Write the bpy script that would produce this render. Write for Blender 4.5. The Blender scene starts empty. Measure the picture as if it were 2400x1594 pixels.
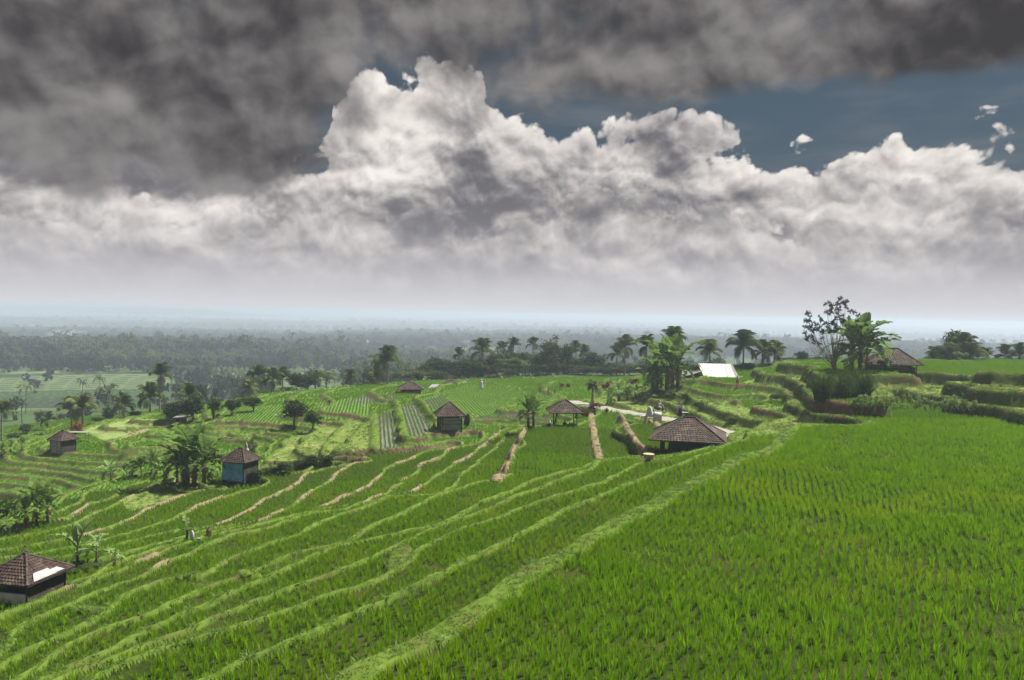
import bpy, bmesh, math, random
import numpy as np
from mathutils import Vector, Matrix

random.seed(7)
rng = np.random.default_rng(11)
R = math.radians
scene = bpy.context.scene
col = scene.collection

# ------------------------------------------------------------------ camera
F = 1884.0                     # focal length in photograph pixels (2400 wide)
PITCH, ROLL = math.atan(60 / 1884), R(1.0)
fw = Vector((0, math.cos(PITCH), -math.sin(PITCH)))
r0 = Vector((1, 0, 0)); u0 = r0.cross(fw)
rt = r0 * math.cos(ROLL) + u0 * math.sin(ROLL)
up = u0 * math.cos(ROLL) - r0 * math.sin(ROLL)
cam_d = bpy.data.cameras.new('camera')
cam_d.sensor_width = 36.0
cam_d.lens = 36.0 * F / 2400
cam_d.clip_start = 0.1
cam_d.clip_end = 90000
cam = bpy.data.objects.new('camera', cam_d); col.objects.link(cam)
cam.matrix_world = Matrix((rt, up, -fw)).transposed().to_4x4()
scene.camera = cam

scene.view_settings.view_transform = 'Standard'
scene.view_settings.look = 'None'
scene.view_settings.exposure = 1.42
scene.view_settings.gamma = 1.0
scene.render.film_transparent = False
try:
    cy = scene.cycles
    cy.max_bounces = 5; cy.diffuse_bounces = 2; cy.glossy_bounces = 2
    cy.transmission_bounces = 3; cy.volume_bounces = 1; cy.transparent_max_bounces = 6
    cy.caustics_reflective = False; cy.caustics_refractive = False
    cy.use_denoising = True
    cy.adaptive_min_samples = 32; cy.adaptive_threshold = .010
    cy.sample_clamp_indirect = 4.0
except Exception:
    pass

# ------------------------------------------------------------------ sun and sky
SUN_AZ, SUN_EL = R(58), R(56)          # to the right of the view direction, high
sun_dir = Vector((math.sin(SUN_AZ) * math.cos(SUN_EL), math.cos(SUN_AZ) * math.cos(SUN_EL), math.sin(SUN_EL)))
sd = bpy.data.lights.new('sun', 'SUN'); sd.energy = 5.0; sd.angle = R(2.0); sd.color = (1.0, 0.95, 0.86)
so = bpy.data.objects.new('sun', sd); col.objects.link(so)
so.rotation_euler = sun_dir.to_track_quat('Z', 'Y').to_euler()
so.location = sun_dir * 200
world = bpy.data.worlds.new('World'); scene.world = world; world.use_nodes = True
WT = world.node_tree
for n in list(WT.nodes): WT.nodes.remove(n)
class NB:                                    # small node builder
    def __init__(s, tree): s.t = tree
    def n(s, typ, **kw):
        nd = s.t.nodes.new(typ)
        for k, v in kw.items(): setattr(nd, k, v)
        return nd
    def put(s, sock, v):
        if isinstance(v, bpy.types.NodeSocket): s.t.links.new(v, sock)
        elif v is not None: sock.default_value = v
    def m(s, op, a, b=None, c=None, clamp=False):
        nd = s.n('ShaderNodeMath', operation=op, use_clamp=clamp)
        for i, v in enumerate((a, b, c)):
            if v is not None: s.put(nd.inputs[i], v)
        return nd.outputs[0]
    def add(s, *a):
        r = a[0]
        for b in a[1:]: r = s.m('ADD', r, b)
        return r
    def mul(s, *a):
        r = a[0]
        for b in a[1:]: r = s.m('MULTIPLY', r, b)
        return r
    def sub(s, a, b): return s.m('SUBTRACT', a, b)
    def step(s, x, a, b, lo=0.0, hi=1.0):
        nd = s.n('ShaderNodeMapRange', interpolation_type='SMOOTHSTEP')
        for i, v in enumerate((x, a, b, lo, hi)): s.put(nd.inputs[i], v)
        return nd.outputs[0]
    def lin(s, x, a, b, lo=0.0, hi=1.0):
        nd = s.n('ShaderNodeMapRange')
        for i, v in enumerate((x, a, b, lo, hi)): s.put(nd.inputs[i], v)
        return nd.outputs[0]
    def vec(s, x, y, z=0.0):
        nd = s.n('ShaderNodeCombineXYZ')
        for i, v in enumerate((x, y, z)): s.put(nd.inputs[i], v)
        return nd.outputs[0]
    def noise(s, v, scale, detail=4, rough=.5, dist=0.0, dim='3D', col=False):
        nd = s.n('ShaderNodeTexNoise', noise_dimensions=dim)
        s.put(nd.inputs['Vector'], v); nd.inputs['Scale'].default_value = scale
        nd.inputs['Detail'].default_value = detail; nd.inputs['Roughness'].default_value = rough; nd.inputs['Distortion'].default_value = dist
        return nd.outputs['Color' if col else 'Fac']
    def voro(s, v, scale, detail=0.0, rough=.5, dim='3D', feature='F1', rand=1.0):
        nd = s.n('ShaderNodeTexVoronoi', voronoi_dimensions=dim, feature=feature)
        s.put(nd.inputs['Vector'], v); nd.inputs['Scale'].default_value = scale
        if 'Detail' in nd.inputs: nd.inputs['Detail'].default_value = detail; nd.inputs['Roughness'].default_value = rough
        return nd.outputs['Distance']
    def mix(s, f, a, b):
        nd = s.n('ShaderNodeMix', data_type='RGBA')
        s.put(nd.inputs['Factor'], f)
        for sock, v in ((nd.inputs['A'], a), (nd.inputs['B'], b)):
            pass
        ins = [i for i in nd.inputs if i.type == 'RGBA']
        for sock, v in zip(ins, (a, b)):
            if isinstance(v, tuple) and len(v) == 3: v = (*v, 1)
            s.put(sock, v)
        return [o for o in nd.outputs if o.type == 'RGBA'][0]
    def curve(s, x, pts):
        nd = s.n('ShaderNodeFloatCurve'); c = nd.mapping.curves[0]
        c.points[0].location = pts[0]; c.points[1].location = pts[-1]
        for p in pts[1:-1]: c.points.new(*p)
        nd.mapping.update(); s.put(nd.inputs['Value'], x)
        return nd.outputs[0]
w = NB(WT)
tc = w.n('ShaderNodeTexCoord'); sep = w.n('ShaderNodeSeparateXYZ')
WT.links.new(tc.outputs['Generated'], sep.inputs[0])
AZ = w.m('ARCTAN2', sep.outputs[0], sep.outputs[1]); EL = w.m('ARCSINE', sep.outputs[2])
U = 18.84                                    # units: hundreds of photograph pixels
X = w.mul(AZ, U); Y = w.mul(EL, U)
def dirXY(px, py):
    d = (fw + rt * ((px - 1200) / F) - up * ((py - 797) / F)).normalized()
    return math.atan2(d.x, d.y) * U, math.asin(d.z) * U
PXY = w.vec(X, Y)
def blobs(lst):                              # soft masses of cloud at their places in the sky
    r = None
    for amp, px, py, sx, sy in lst:
        bx, by = dirXY(px, py); kx, ky = 100 / sx, 100 / sy
        v = w.n('ShaderNodeVectorMath', operation='MULTIPLY_ADD'); WT.links.new(PXY, v.inputs[0]); v.inputs[1].default_value = (kx, ky, 0); v.inputs[2].default_value = (-bx * kx, -by * ky, 0)
        q = w.n('ShaderNodeVectorMath', operation='DOT_PRODUCT'); WT.links.new(v.outputs[0], q.inputs[0]); WT.links.new(v.outputs[0], q.inputs[1])
        e = w.m('POWER', math.exp(-1), q.outputs['Value'])
        r = w.mul(e, amp) if r is None else w.m('MULTIPLY_ADD', e, amp, r)
    return r
sky = w.n('ShaderNodeTexSky', sky_type='NISHITA')
sky.sun_disc = False; sky.sun_elevation = SUN_EL; sky.sun_rotation = SUN_AZ
sky.air_density = 1.2; sky.dust_density = 1.0; sky.ozone_density = 2.0
clear = w.n('ShaderNodeVectorMath', operation='SCALE'); WT.links.new(sky.outputs[0], clear.inputs[0]); clear.inputs['Scale'].default_value = 0.05
clear = w.mix(.75, clear.outputs[0], (.046, .074, .098))
# large warp shared by every cloud
P0 = w.vec(X, w.mul(Y, 1.15))
wc = w.noise(P0, .45, 3, .5, dim='2D', col=True)
wv = w.n('ShaderNodeVectorMath', operation='SUBTRACT'); WT.links.new(wc, wv.inputs[0]); wv.inputs[1].default_value = (.5, .5, .5)
ws = w.n('ShaderNodeVectorMath', operation='SCALE'); WT.links.new(wv.outputs[0], ws.inputs[0]); ws.inputs['Scale'].default_value = .65
wa = w.n('ShaderNodeVectorMath', operation='ADD'); WT.links.new(P0, wa.inputs[0]); WT.links.new(ws.outputs[0], wa.inputs[1])
PW = wa.outputs[0]
def shift(v, x, y):
    nd = w.n('ShaderNodeVectorMath', operation='ADD'); WT.links.new(v, nd.inputs[0]); nd.inputs[1].default_value = (x, y, 0); return nd.outputs[0]
xn = w.lin(X, -13, 13)
def prof(pts):
    o = []
    for px, py in pts:
        a, b = dirXY(px, py); o.append(((a + 13) / 26, b / 8))
    return w.mul(w.curve(xn, [(0.0, o[0][1])] + o + [(1.0, o[-1][1])]), 8.0)
detail = w.sub(w.noise(PW, 1.1, 6, .55, dim='2D'), .5)
s1 = w.mix(w.step(w.noise(w.vec(w.mul(X, .35), w.mul(Y, 1.6)), .8, 5, .55, dim='2D'), .40, .80, 0.0, .30), clear, (.27, .27, .285))
# three ranks of cumulus, far to near: each has bright crowns and a grey body; (crown profile, noise shift, scale, ragged, soft, crown depth, body, dark, bright)
RANKS = [
 (prof([(60, 170), (300, 170), (560, 200), (650, 330), (735, 350), (785, 240), (850, 145), (950, 95), (1080, 100), (1150, 170), (1215, 245), (1320, 235), (1420, 250), (1530, 225), (1660, 235), (1740, 290), (1800, 360), (1880, 320), (1950, 365), (2060, 310), (2120, 275), (2250, 255), (2400, 252)]),
  (0, 0), .62, 1.8, .24, 1.3, .28, .13),
 (prof([(0, 440), (90, 460), (220, 420), (330, 410), (400, 470), (510, 440), (620, 470), (700, 420), (790, 390), (900, 420), (1010, 450), (1130, 480), (1280, 450), (1440, 385), (1560, 420), (1680, 420), (1760, 440), (1860, 470), (1960, 400), (2110, 370), (2250, 420), (2400, 400)]),
  (13, 5), .70, 1.9, .45, 1.0, .26, .05),
 (prof([(0, 560), (150, 560), (300, 540), (450, 560), (650, 570), (820, 540), (930, 530), (1100, 560), (1300, 560), (1500, 570), (1660, 560), (1760, 530), (1900, 560), (2050, 520), (2180, 540), (2400, 510)]),
  (27, 11), .8, 1.3, 1.1, .8, .14, .09),
]
light = blobs([(.40, 890, 260, 90, 70), (.30, 1010, 290, 120, 110), (.24, 830, 410, 150, 80), (.14, 1300, 270, 110, 60), (.24, 1730, 385, 90, 55), (.2, 1890, 365, 60, 60), (.22, 2280, 290, 170, 50), (.16, 2080, 440, 180, 90),
               (.24, 200, 490, 110, 50), (.22, 510, 485, 90, 45), (.12, 320, 440, 80, 40), (.12, 880, 570, 110, 35), (.14, 2010, 590, 110, 60), (.12, 1420, 400, 70, 40),
               (-.24, 1180, 470, 180, 60), (-.20, 930, 520, 170, 30), (-.22, 1640, 480, 190, 60), (-.16, 2340, 520, 100, 90), (-.14, 1560, 290, 80, 70), (-.22, 1080, 380, 60, 60), (-.18, 2180, 350, 80, 60), (-.12, 800, 400, 50, 30), (-.26, 280, 415, 380, 38)])
broad = w.sub(w.noise(shift(PW, 5, 40), .30, 2, .5, dim='2D'), .5)
for top, sh, sc, rag, soft, depth, crown, base in RANKS:
    v = shift(PW, *sh)
    f = w.noise(v, sc, 6, .5, dim='2D'); b = w.voro(v, sc * 1.7, 3.0, .5, dim='2D')
    b2 = w.voro(shift(v, .05, .17), sc * 1.7, 3.0, .5, dim='2D'); f2 = w.noise(shift(v, .14, .42), sc, 2, .5, dim='2D')
    ty_ = w.sub(top, Y); ty_ = w.add(ty_, w.mul(w.m('MINIMUM', ty_, 0.0), 1.3))
    D = w.add(ty_, w.mul(w.sub(f, .5), rag), w.mul(w.sub(.42, b), rag * .55))
    a = w.step(D, .0, soft)
    e = w.m('EXPONENT', w.mul(w.m('MAXIMUM', D, 0.0), -1 / depth))
    L = w.add(base, w.mul(e, crown), w.mul(w.sub(b2, b), .55 * min(1.0, (.24 / soft) * .7 + .25)), w.mul(light, 1.25), w.mul(detail, .12), w.mul(w.sub(f, f2), 1.0), w.mul(broad, .45))
    L = w.step(L, -.22, .92)
    s1 = w.mix(a, s1, w.mix(L, (.150, .145, .162), (1.0, .94, .885)))
# the dark deck overhead and to the left
fd = w.noise(shift(PW, 31, 7), .36, 6, .5, dim='2D'); fd2 = w.noise(shift(PW, 31.15, 7.35), .36, 3, .5, dim='2D')
deckm = w.add(w.mul(w.sub(Y, dirXY(1200, 225)[1]), .8), blobs([(2.8, 120, 230, 420, 200), (1.6, 520, 280, 240, 120), (1.1, 600, 370, 150, 60), (-.9, 265, 172, 50, 28), (-1.1, 770, 285, 70, 70), (-.8, 930, 190, 130, 40), (.9, 1350, 190, 250, 40), (.7, 1600, 140, 300, 60), (2.0, 2280, 100, 420, 62), (-1.6, 2150, 265, 360, 80), (-1.0, 1780, 290, 90, 70), (-.5, 440, 178, 30, 20), (.8, 150, 390, 300, 60), (.7, 480, 400, 200, 50), (-1.3, 330, 400, 70, 45), (-1.1, 70, 405, 90, 50), (1.0, 560, 425, 90, 45), (.9, 190, 450, 80, 35)]))
DD = w.add(deckm, w.mul(w.sub(fd, .5), 3.2), w.mul(detail, 2.2))
aD = w.step(DD, -.7, 1.3)
Ld = w.add(.36, w.mul(w.sub(fd, fd2), 2.4), w.mul(detail, .55), w.m('MAXIMUM', w.mul(w.sub(5.0, Y), .09), 0.0),
           blobs([(-.24, 680, 40, 160, 80), (-.22, 1130, 110, 230, 50), (-.40, 2330, 70, 230, 90), (.26, 1900, 60, 170, 50), (.25, 860, 110, 110, 70), (.28, 1330, 180, 280, 50), (-.2, 200, 110, 260, 70), (.45, 270, 225, 36, 30), (.3, 80, 300, 60, 40), (-.15, 330, 350, 260, 50), (.2, 1000, 30, 150, 40), (-.2, 1500, 90, 180, 40)]))
Ld = w.step(Ld, -.18, 1.15)
cD = w.mix(Ld, (.050, .047, .050), (.30, .285, .28))
# the sky beyond the frame carries on as broken grey and white cloud
hi = w.step(EL, R(22), R(34))
hc = w.mix(w.step(w.noise(tc.outputs['Generated'], 3.0, 5, .55), .34, .66), (.16, .17, .19), (.60, .59, .57))
s2 = w.mix(aD, s1, cD)
# distant air: the lowest sky pales into haze
hz = w.m('EXPONENT', w.mul(w.m('POWER', w.m('MAXIMUM', Y, 0.0), 2.0), -.60))
hz = w.m('MULTIPLY', hz, w.lin(w.noise(P0, .8, 4, .5, dim='2D'), .3, .7, .9, 1.05), clamp=True)
s3 = w.mix(hz, s2, (.54, .515, .54))
s3 = w.mix(w.m('EXPONENT', w.mul(w.m('MAXIMUM', Y, 0.0), -1.5)), s3, (.70, .69, .715))
s4 = w.mix(hi, s3, hc)
bg = w.n('ShaderNodeBackground'); WT.links.new(s4, bg.inputs[0]); bg.inputs[1].default_value = 0.375
out = w.n('ShaderNodeOutputWorld'); WT.links.new(bg.outputs[0], out.inputs[0])
try: world.cycles.sampling_method = 'MANUAL'; world.cycles.sample_map_resolution = 512
except Exception: pass
# ------------------------------------------------------------------ helpers: a photograph pixel to a point of the place
FWn, RTn, UPn = (np.array(v) for v in (fw, rt, up))
def rays(px, py):
    px = np.asarray(px, float); py = np.asarray(py, float)
    return FWn + np.multiply.outer((px - 1200) / F, RTn) - np.multiply.outer((py - 797) / F, UPn)
def at_z(px, py, z):
    d = rays(px, py)
    return d * (np.asarray(z, float) / d[..., 2])[..., None]
def at_d(px, py, dist):                     # the point at ground distance dist (along the view axis)
    d = rays(px, py)
    return d * (dist / d[..., 1])[..., None]

# ------------------------------------------------------------------ the terraced hillside, from levelled contours
LEV = [-4.2, -5.6, -6.9, -8.3, -9.5, -10.3, -11.0, -11.8, -12.6, -13.3, -14.0, -14.6, -15.2, -15.8, -16.3, -16.8, -17.3,
       -17.8, -18.3, -18.9, -19.5, -20.0, -20.5, -21.0, -21.5, -22.0, -22.5, -23.0, -23.8, -24.6, -25.5, -26.5, -27.5,
       -28.5, -29.5, -30.6, -31.8, -33.0, -34.5, -36.0, -37.5, -39.0, -40.5, -42.0, -44.0, -46.0, -48.0, -50.0, -60.0]
LEV = np.array(LEV[::-1])                   # ascending
CON = [  # (level, image polyline of the lip)
 (-9.5, [(640,1662),(778,1594),(879,1538),(981,1492),(1057,1444),(1146,1396),(1200,1362),(1264,1318),(1353,1262),(1455,1207),(1557,1156),(1634,1122),(1710,1084),(1800,1044),(1838,1020),(1902,998),(1966,979)]),
 (-10.3, [(380,1650),(483,1594),(600,1538),(676,1510),(752,1474),(829,1438),(905,1411),(968,1385),(1019,1357),(1083,1322),(1146,1294),(1200,1265),(1276,1226),(1353,1191),(1430,1153),(1493,1127),(1557,1102),(1625,1076),(1690,1050),(1745,1020),(1780,1000),(1808,986)]),
 (-11.0, [(120,1640),(230,1590),(300,1556),(356,1533),(432,1510),(533,1474),(600,1453),(676,1433),(727,1413),(778,1396),(854,1380),(905,1360),(930,1337),(956,1318),(968,1302),(1032,1258),(1083,1238),(1140,1222),(1200,1200),(1276,1173),(1353,1150),(1391,1138),(1430,1120),(1455,1104),(1493,1090),(1532,1084),(1600,1066),(1660,1052),(1705,1034),(1735,1012)]),
 (-11.8, [(60,1640),(150,1592),(254,1548),(330,1518),(407,1486),(483,1456),(545,1435),(600,1415),(664,1386),(727,1370),(778,1350),(829,1327),(880,1302),(930,1279),(956,1265),(994,1251),(1083,1217),(1140,1190),(1200,1166),(1276,1139),(1327,1120),(1379,1099),(1402,1083)]),
 (-12.6, [(40,1620),(127,1581),(178,1556),(254,1520),(274,1508),(356,1467),(432,1441),(483,1421),(534,1393),(600,1369),(651,1342),(702,1319),(752,1299),(803,1280),(854,1273),(892,1265),(930,1256),(976,1246),(1007,1238),(1060,1216),(1105,1190),(1150,1172),(1210,1147),(1240,1130),(1285,1116),(1320,1108),(1365,1098),(1392,1084),(1440,1078)]),
 (-13.3, [(814,1277),(829,1262),(850,1244),(880,1229),(925,1211),(970,1187),(1000,1172),(1030,1160),(1075,1145),(1120,1133),(1160,1130),(1178,1100),(1195,1060),(1212,1028),(1226,1008),(1260,1000),(1320,999),(1370,985)]),
 (-14.0, [(0,1561),(76,1528),(127,1505),(165,1482),(203,1467),(229,1441),(249,1424),(279,1406),(330,1383),(356,1373),(407,1360),(457,1358),(485,1346),(513,1324),(559,1302),(600,1284),(651,1269),(702,1252),(740,1233),(778,1215),(835,1196),(880,1178),(910,1169),(946,1165),(1000,1163),(1030,1158)]),
 (-14.6, [(15,1490),(76,1457),(127,1434),(178,1416),(229,1393),(292,1370),(356,1339),(419,1307),(495,1271),(541,1258),(600,1247),(651,1229),(702,1212),(752,1202),(800,1200),(840,1184),(900,1166),(965,1160),(978,1146),(1000,1130),(1030,1110),(1063,1091),(1099,1071),(1126,1049),(1168,1014),(1190,1004)]),
 (-15.2, [(0,1446),(38,1429),(69,1418),(114,1398),(158,1385),(191,1368),(229,1352),(267,1340),(305,1324),(343,1309),(376,1294),(407,1286),(455,1268),(520,1252),(572,1242),(650,1222),(702,1206),(754,1196),(800,1190),(851,1188),(889,1166),(904,1154),(916,1143),(937,1127),(982,1094),(1018,1080),(1037,1064),(1058,1054)]),
 (-15.8, [(200,1362),(330,1302),(420,1270),(520,1240),(600,1230),(700,1206),(752,1190),(775,1181),(808,1167),(838,1155),(862,1139),(890,1118),(931,1091),(967,1076)]),
 (-16.3, [(260,1310),(350,1282),(430,1258),(540,1232),(600,1226),(631,1211),(700,1176),(727,1157),(752,1140),(775,1120),(803,1102),(834,1089),(857,1078)]),
 (-16.8, [(150,1312),(250,1282),(400,1248),(470,1240),(513,1232),(549,1216),(602,1193),(617,1178),(661,1153),(704,1127),(719,1117),(750,1102),(785,1088)]),
 (-17.3, [(0,1310),(120,1292),(250,1262),(330,1240),(380,1226),(418,1213),(463,1190),(510,1172),(560,1155),(620,1136),(690,1112),(730,1095)]),
 (-17.8, [(0,1292),(30,1286),(120,1274),(208,1255),(240,1242),(311,1216),(341,1196),(385,1181),(421,1168),(470,1152),(520,1143)]),
 (-18.3, [(0,1268),(60,1258),(150,1236),(205,1210),(255,1190),(296,1169),(341,1142),(394,1126),(430,1140)]),
 (-18.9, [(139,1225),(208,1184),(258,1166),(326,1133),(371,1115),(410,1108)]),
 (-19.5, [(120,1206),(184,1166),(237,1136),(267,1127),(330,1114),(385,1106),(440,1105)]),
 (-20.0, [(110,1196),(139,1172),(178,1148),(208,1137)]),
 (-12.6, [(1448,974),(1462,1000),(1482,1030),(1500,1055),(1516,1070)]),
 # the spur on the left
 (-20.0, [(88,1050),(92,1055),(133,1062),(208,1067),(282,1073),(330,1076)]),
 (-20.5, [(46,1060),(50,1067),(89,1077),(178,1086),(252,1089),(300,1092)]),
 (-21.0, [(8,1072),(12,1079),(44,1086),(119,1095),(193,1104),(237,1107),(260,1112)]),
 (-21.5, [(0,1098),(74,1104),(148,1114),(208,1125),(228,1135)]),
 (-22.0, [(0,1114),(74,1122),(133,1130),(172,1139),(186,1147)]),
 (-22.5, [(0,1136),(60,1142),(120,1150)]),
 (-23.0, [(0,1159),(30,1163)]),
 (-19.5, [(262,1054),(260,1044),(300,1024),(340,1010),(385,1002)]),
 (-18.9, [(300,1052),(328,1030),(345,1022),(385,1024),(420,1034),(480,1062),(520,1085)]),
 # middle terraces
 (-18.3, [(400,1010),(460,1022),(500,1029),(560,1033),(590,1038),(604,1046),(600,1062)]),
 (-17.3, [(470,1000),(500,1006),(560,1009),(620,1014),(672,1020),(660,1040),(640,1060),(620,1085),(600,1100)]),
 (-16.8, [(512,970),(506,977),(515,985),(576,992),(628,996),(680,1000),(722,1004),(710,1025),(690,1050)]),
 (-16.3, [(664,976),(668,980),(704,984),(775,992),(800,994),(790,1010),(765,1040),(750,1075)]),
 (-15.8, [(770,952),(750,957),(755,966),(806,973),(834,977),(852,982),(840,1000),(812,1030),(788,1062),(865,1058),(930,1054),(962,1050),(1010,1042),(1050,1036)]),
 (-15.2, [(900,940),(923,942),(928,960),(937,1000),(948,1029),(1000,1028),(1012,1016),(1060,1016),(1110,1012),(1160,1004)]),
 (-14.6, [(965,934),(980,940),(1000,970),(1023,996),(1040,1000),(1100,996),(1180,999),(1285,1000)]),
 # the upper terraces on the right
 (-8.3, [(2480,990),(2400,973),(2355,963),(2310,953),(2234,938),(2132,918),(2085,914),(2060,930),(2010,950),(1955,945),(1897,934),(1885,915),(1868,898),(1846,885),(1813,881),(1780,879)]),
 (-6.9, [(2480,923),(2400,915),(2310,907),(2234,897),(2157,884),(2100,878),(2065,882),(2045,893),(1980,893),(1930,890),(1905,880),(1890,866),(1860,856),(1820,852)]),
 (-5.6, [(2480,885),(2400,879),(2336,872),(2308,884)]),
 (-9.5, [(1966,979),(1930,976),(1880,960),(1860,940),(1834,915),(1783,907),(1749,904),(1706,902),(1655,894),(1640,890)]),
 (-10.3, [(1808,986),(1832,984),(1838,975),(1816,968),(1757,956),(1712,940),(1681,927),(1630,917),(1594,907)]),
 (-11.0, [(1790,990),(1745,984),(1715,975),(1680,965),(1640,948),(1600,930)]),
 (-11.8, [(1722,1006),(1690,992),(1640,976),(1600,962),(1560,945),(1500,930)]),
]
PTS = [  # (x, y, z used to place it, value)
 (1400,1500,-9.5,-9.2),(1800,1400,-9.5,-9.1),(2300,1500,-9.5,-9.0),(1700,1250,-9.5,-9.1),(2100,1250,-9.5,-9.0),(2390,1300,-9.5,-8.9),(2000,1100,-9.5,-9.1),(2300,1100,-9.5,-9.0),(1800,1150,-9.5,-9.2),(2150,1010,-9.5,-9.1),(2250,1020,-9.5,-9.0),(2380,1030,-9.5,-9.0),(1950,1020,-9.5,-9.3),
 (2250,925,-8.3,-8.0),(2350,940,-8.3,-7.8),(2150,902,-8.3,-7.9),
 (2350,898,-6.9,-6.5),(2250,880,-6.9,-6.5),(2150,872,-6.9,-6.5),(2100,866,-6.9,-6.5),(2250,866,-6.9,-6.5),(2390,866,-6.2,-6.0),(1900,872,-6.9,-6.6),(1850,868,-8.3,-7.9),(1800,865,-8.3,-8.1),
 (1700,890,-9.5,-9.2),(1750,890,-9.5,-9.2),(1660,885,-9.5,-9.2),(1700,880,-9.5,-9.3),(1600,890,-9.5,-9.4),
 (1670,915,-10.3,-10.0),(1710,922,-10.3,-10.0),(1840,955,-10.3,-9.95),
 (1716,1016,-12.0,-12.0),(1660,1004,-12.2,-12.2),(1610,990,-12.4,-12.4),(1500,971,-12.6,-12.55),(1420,957,-13.0,-12.9),(1354,944,-13.3,-13.1),(1560,981,-12.5,-12.45),(1460,964,-12.8,-12.75),
 (1300,1010,-13.3,-13.05),(1300,1060,-13.3,-13.0),(1250,1090,-13.3,-13.1),(1365,1050,-13.3,-12.95),(1430,1000,-13.3,-12.95),(1430,1060,-13.3,-12.8),
 (1540,1010,-12.6,-12.45),(1500,1030,-12.6,-12.4),(1545,1055,-12.6,-12.3),(1600,1078,-12.6,-12.2),(1660,1078,-12.6,-12.1),
 (1150,985,-14.6,-14.4),(1250,985,-14.6,-14.35),(1100,955,-14.6,-14.4),(1200,945,-14.6,-14.35),(1150,920,-14.6,-14.35),(1050,920,-14.6,-14.45),(1280,940,-14.6,-14.2),(1100,905,-14.6,-14.4),(1200,897,-14.6,-14.3),(1320,890,-14.3,-14.15),(1330,920,-14.0,-13.7),(1400,905,-13.5,-13.4),(1450,925,-13.0,-12.9),(1540,905,-12.0,-11.8),(1570,918,-11.4,-11.2),
 (900,1040,-15.8,-15.5),(905,1000,-15.8,-15.5),(850,1030,-15.8,-15.65),(890,965,-15.8,-15.6),(970,1010,-15.2,-14.9),(950,960,-15.2,-14.95),(960,930,-15.2,-14.9),(1060,985,-14.6,-14.5),(1050,1008,-15.2,-14.9),(1120,1003,-15.2,-14.9),
 (820,960,-15.8,-15.6),(700,965,-16.3,-16.15),(800,930,-15.9,-15.5),(900,925,-15.2,-15.1),(700,945,-16.5,-16.2),(600,970,-16.8,-16.6),(560,955,-16.8,-16.65),(620,940,-16.9,-16.7),
 (600,1026,-18.3,-18.0),(540,1022,-18.3,-18.05),(560,1060,-18.9,-18.6),(520,1050,-18.9,-18.65),
 (565,1118,-17.3,-17.2),(620,1108,-17.3,-17.1),(520,1125,-17.4,-17.3),
 (500,985,-17.3,-17.2),(434,985,-18.3,-18.1),(350,990,-19.0,-18.8),(260,1000,-19.5,-19.3),(220,1030,-19.8,-19.7),(150,1046,-19.8,-19.7),(300,985,-19.8,-19.6),(250,985,-21.0,-21.0),
 (100,1022,-23.0,-23.2),(50,1030,-24.0,-24.2),(50,995,-28.5,-28.8),(120,990,-27.5,-27.7),(80,970,-33.0,-33.3),(200,975,-25.0,-25.0),(30,962,-35.0,-35.4),
 (80,1170,-22.5,-22.8),(30,1190,-22.0,-22.2),(120,1165,-22.5,-22.6),(60,1230,-18.6,-18.6),(20,1240,-18.6,-18.7),
 (80,1383,-15.8,-15.7),(150,1340,-15.9,-15.9),(20,1390,-15.8,-15.6),
]
DPT = [  # (x, ground distance, z): hidden ground behind the fields
 (1050,200,-16.5),(1200,205,-15.8),(1350,210,-15.2),(1500,190,-14.0),(900,190,-16.8),(700,180,-18.0),(550,170,-18.8),(420,165,-22.0),(1650,160,-10.2),(1800,165,-9.0),(1950,150,-7.3),(2100,135,-6.8),(2250,140,-6.9),(2400,145,-6.7),
 (2400,190,-9.0),(2200,190,-9.5),(2000,200,-11.5),(1800,220,-14.5),(1600,230,-16.5),(1400,250,-19.0),(1200,250,-20.0),(1000,240,-21.0),(800,230,-23.0),(600,220,-25.0),(400,220,-30.0),(200,210,-31.0),(0,200,-33.0),
 (2500,300,-24.0),(2100,300,-26.0),(1700,300,-28.0),(1300,310,-32.0),(900,310,-36.0),(500,310,-40.0),(100,310,-42.0),(-300,310,-44.0),
 (-400,120,-24.0),(-400,60,-19.5),(-300,200,-34.0),(2700,60,-8.4),(2700,100,-7.2),(2800,200,-10.0),(2700,25,-8.8),(-300,30,-16.5),
]
cx, cyy, cv = [], [], []
for z, pl in CON:
    pl = np.array(pl, float)
    w = at_z(pl[:, 0], pl[:, 1], np.full(len(pl), z))
    for a, b in zip(w[:-1], w[1:]):
        n = max(1, int(np.hypot(*(b - a)[:2]) / 5.0))
        for k in range(n):
            q = a + (b - a) * (k / n); cx.append(q[0]); cyy.append(q[1]); cv.append(z)
    cx.append(w[-1][0]); cyy.append(w[-1][1]); cv.append(z)
for x, y, z, v in PTS:
    q = at_z(np.array(x), np.array(y), np.array(z)); cx.append(q[0]); cyy.append(q[1]); cv.append(v)
for x, d, z in DPT:
    q = at_d(np.array(x), np.array(900), d); cx.append(q[0]); cyy.append(q[1]); cv.append(z)
C = np.stack([cx, cyy], 1); V = np.array(cv)
def tps(r2): return 0.5 * r2 * np.log(r2 + 1e-9)
N = len(C)
d2 = ((C[:, None] - C[None]) ** 2).sum(-1)
A = np.zeros((N + 3, N + 3)); A[:N, :N] = tps(d2 / 1e4) + np.eye(N) * 2e-5
A[:N, N] = 1; A[:N, N + 1:] = C / 100; A[N:, :N] = A[:N, N:].T
W = np.linalg.solve(A, np.concatenate([V, np.zeros(3)]))
GX0, GX1, GY0, GY1 = -300.0, 300.0, 0.0, 380.0
gx = np.arange(GX0, GX1 + .5, 1.0); gy = np.arange(GY0, GY1 + .5, 1.0)
QX, QY = np.meshgrid(gx, gy)
Q = np.stack([QX.ravel(), QY.ravel()], 1)
BG = np.empty(len(Q))
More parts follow.
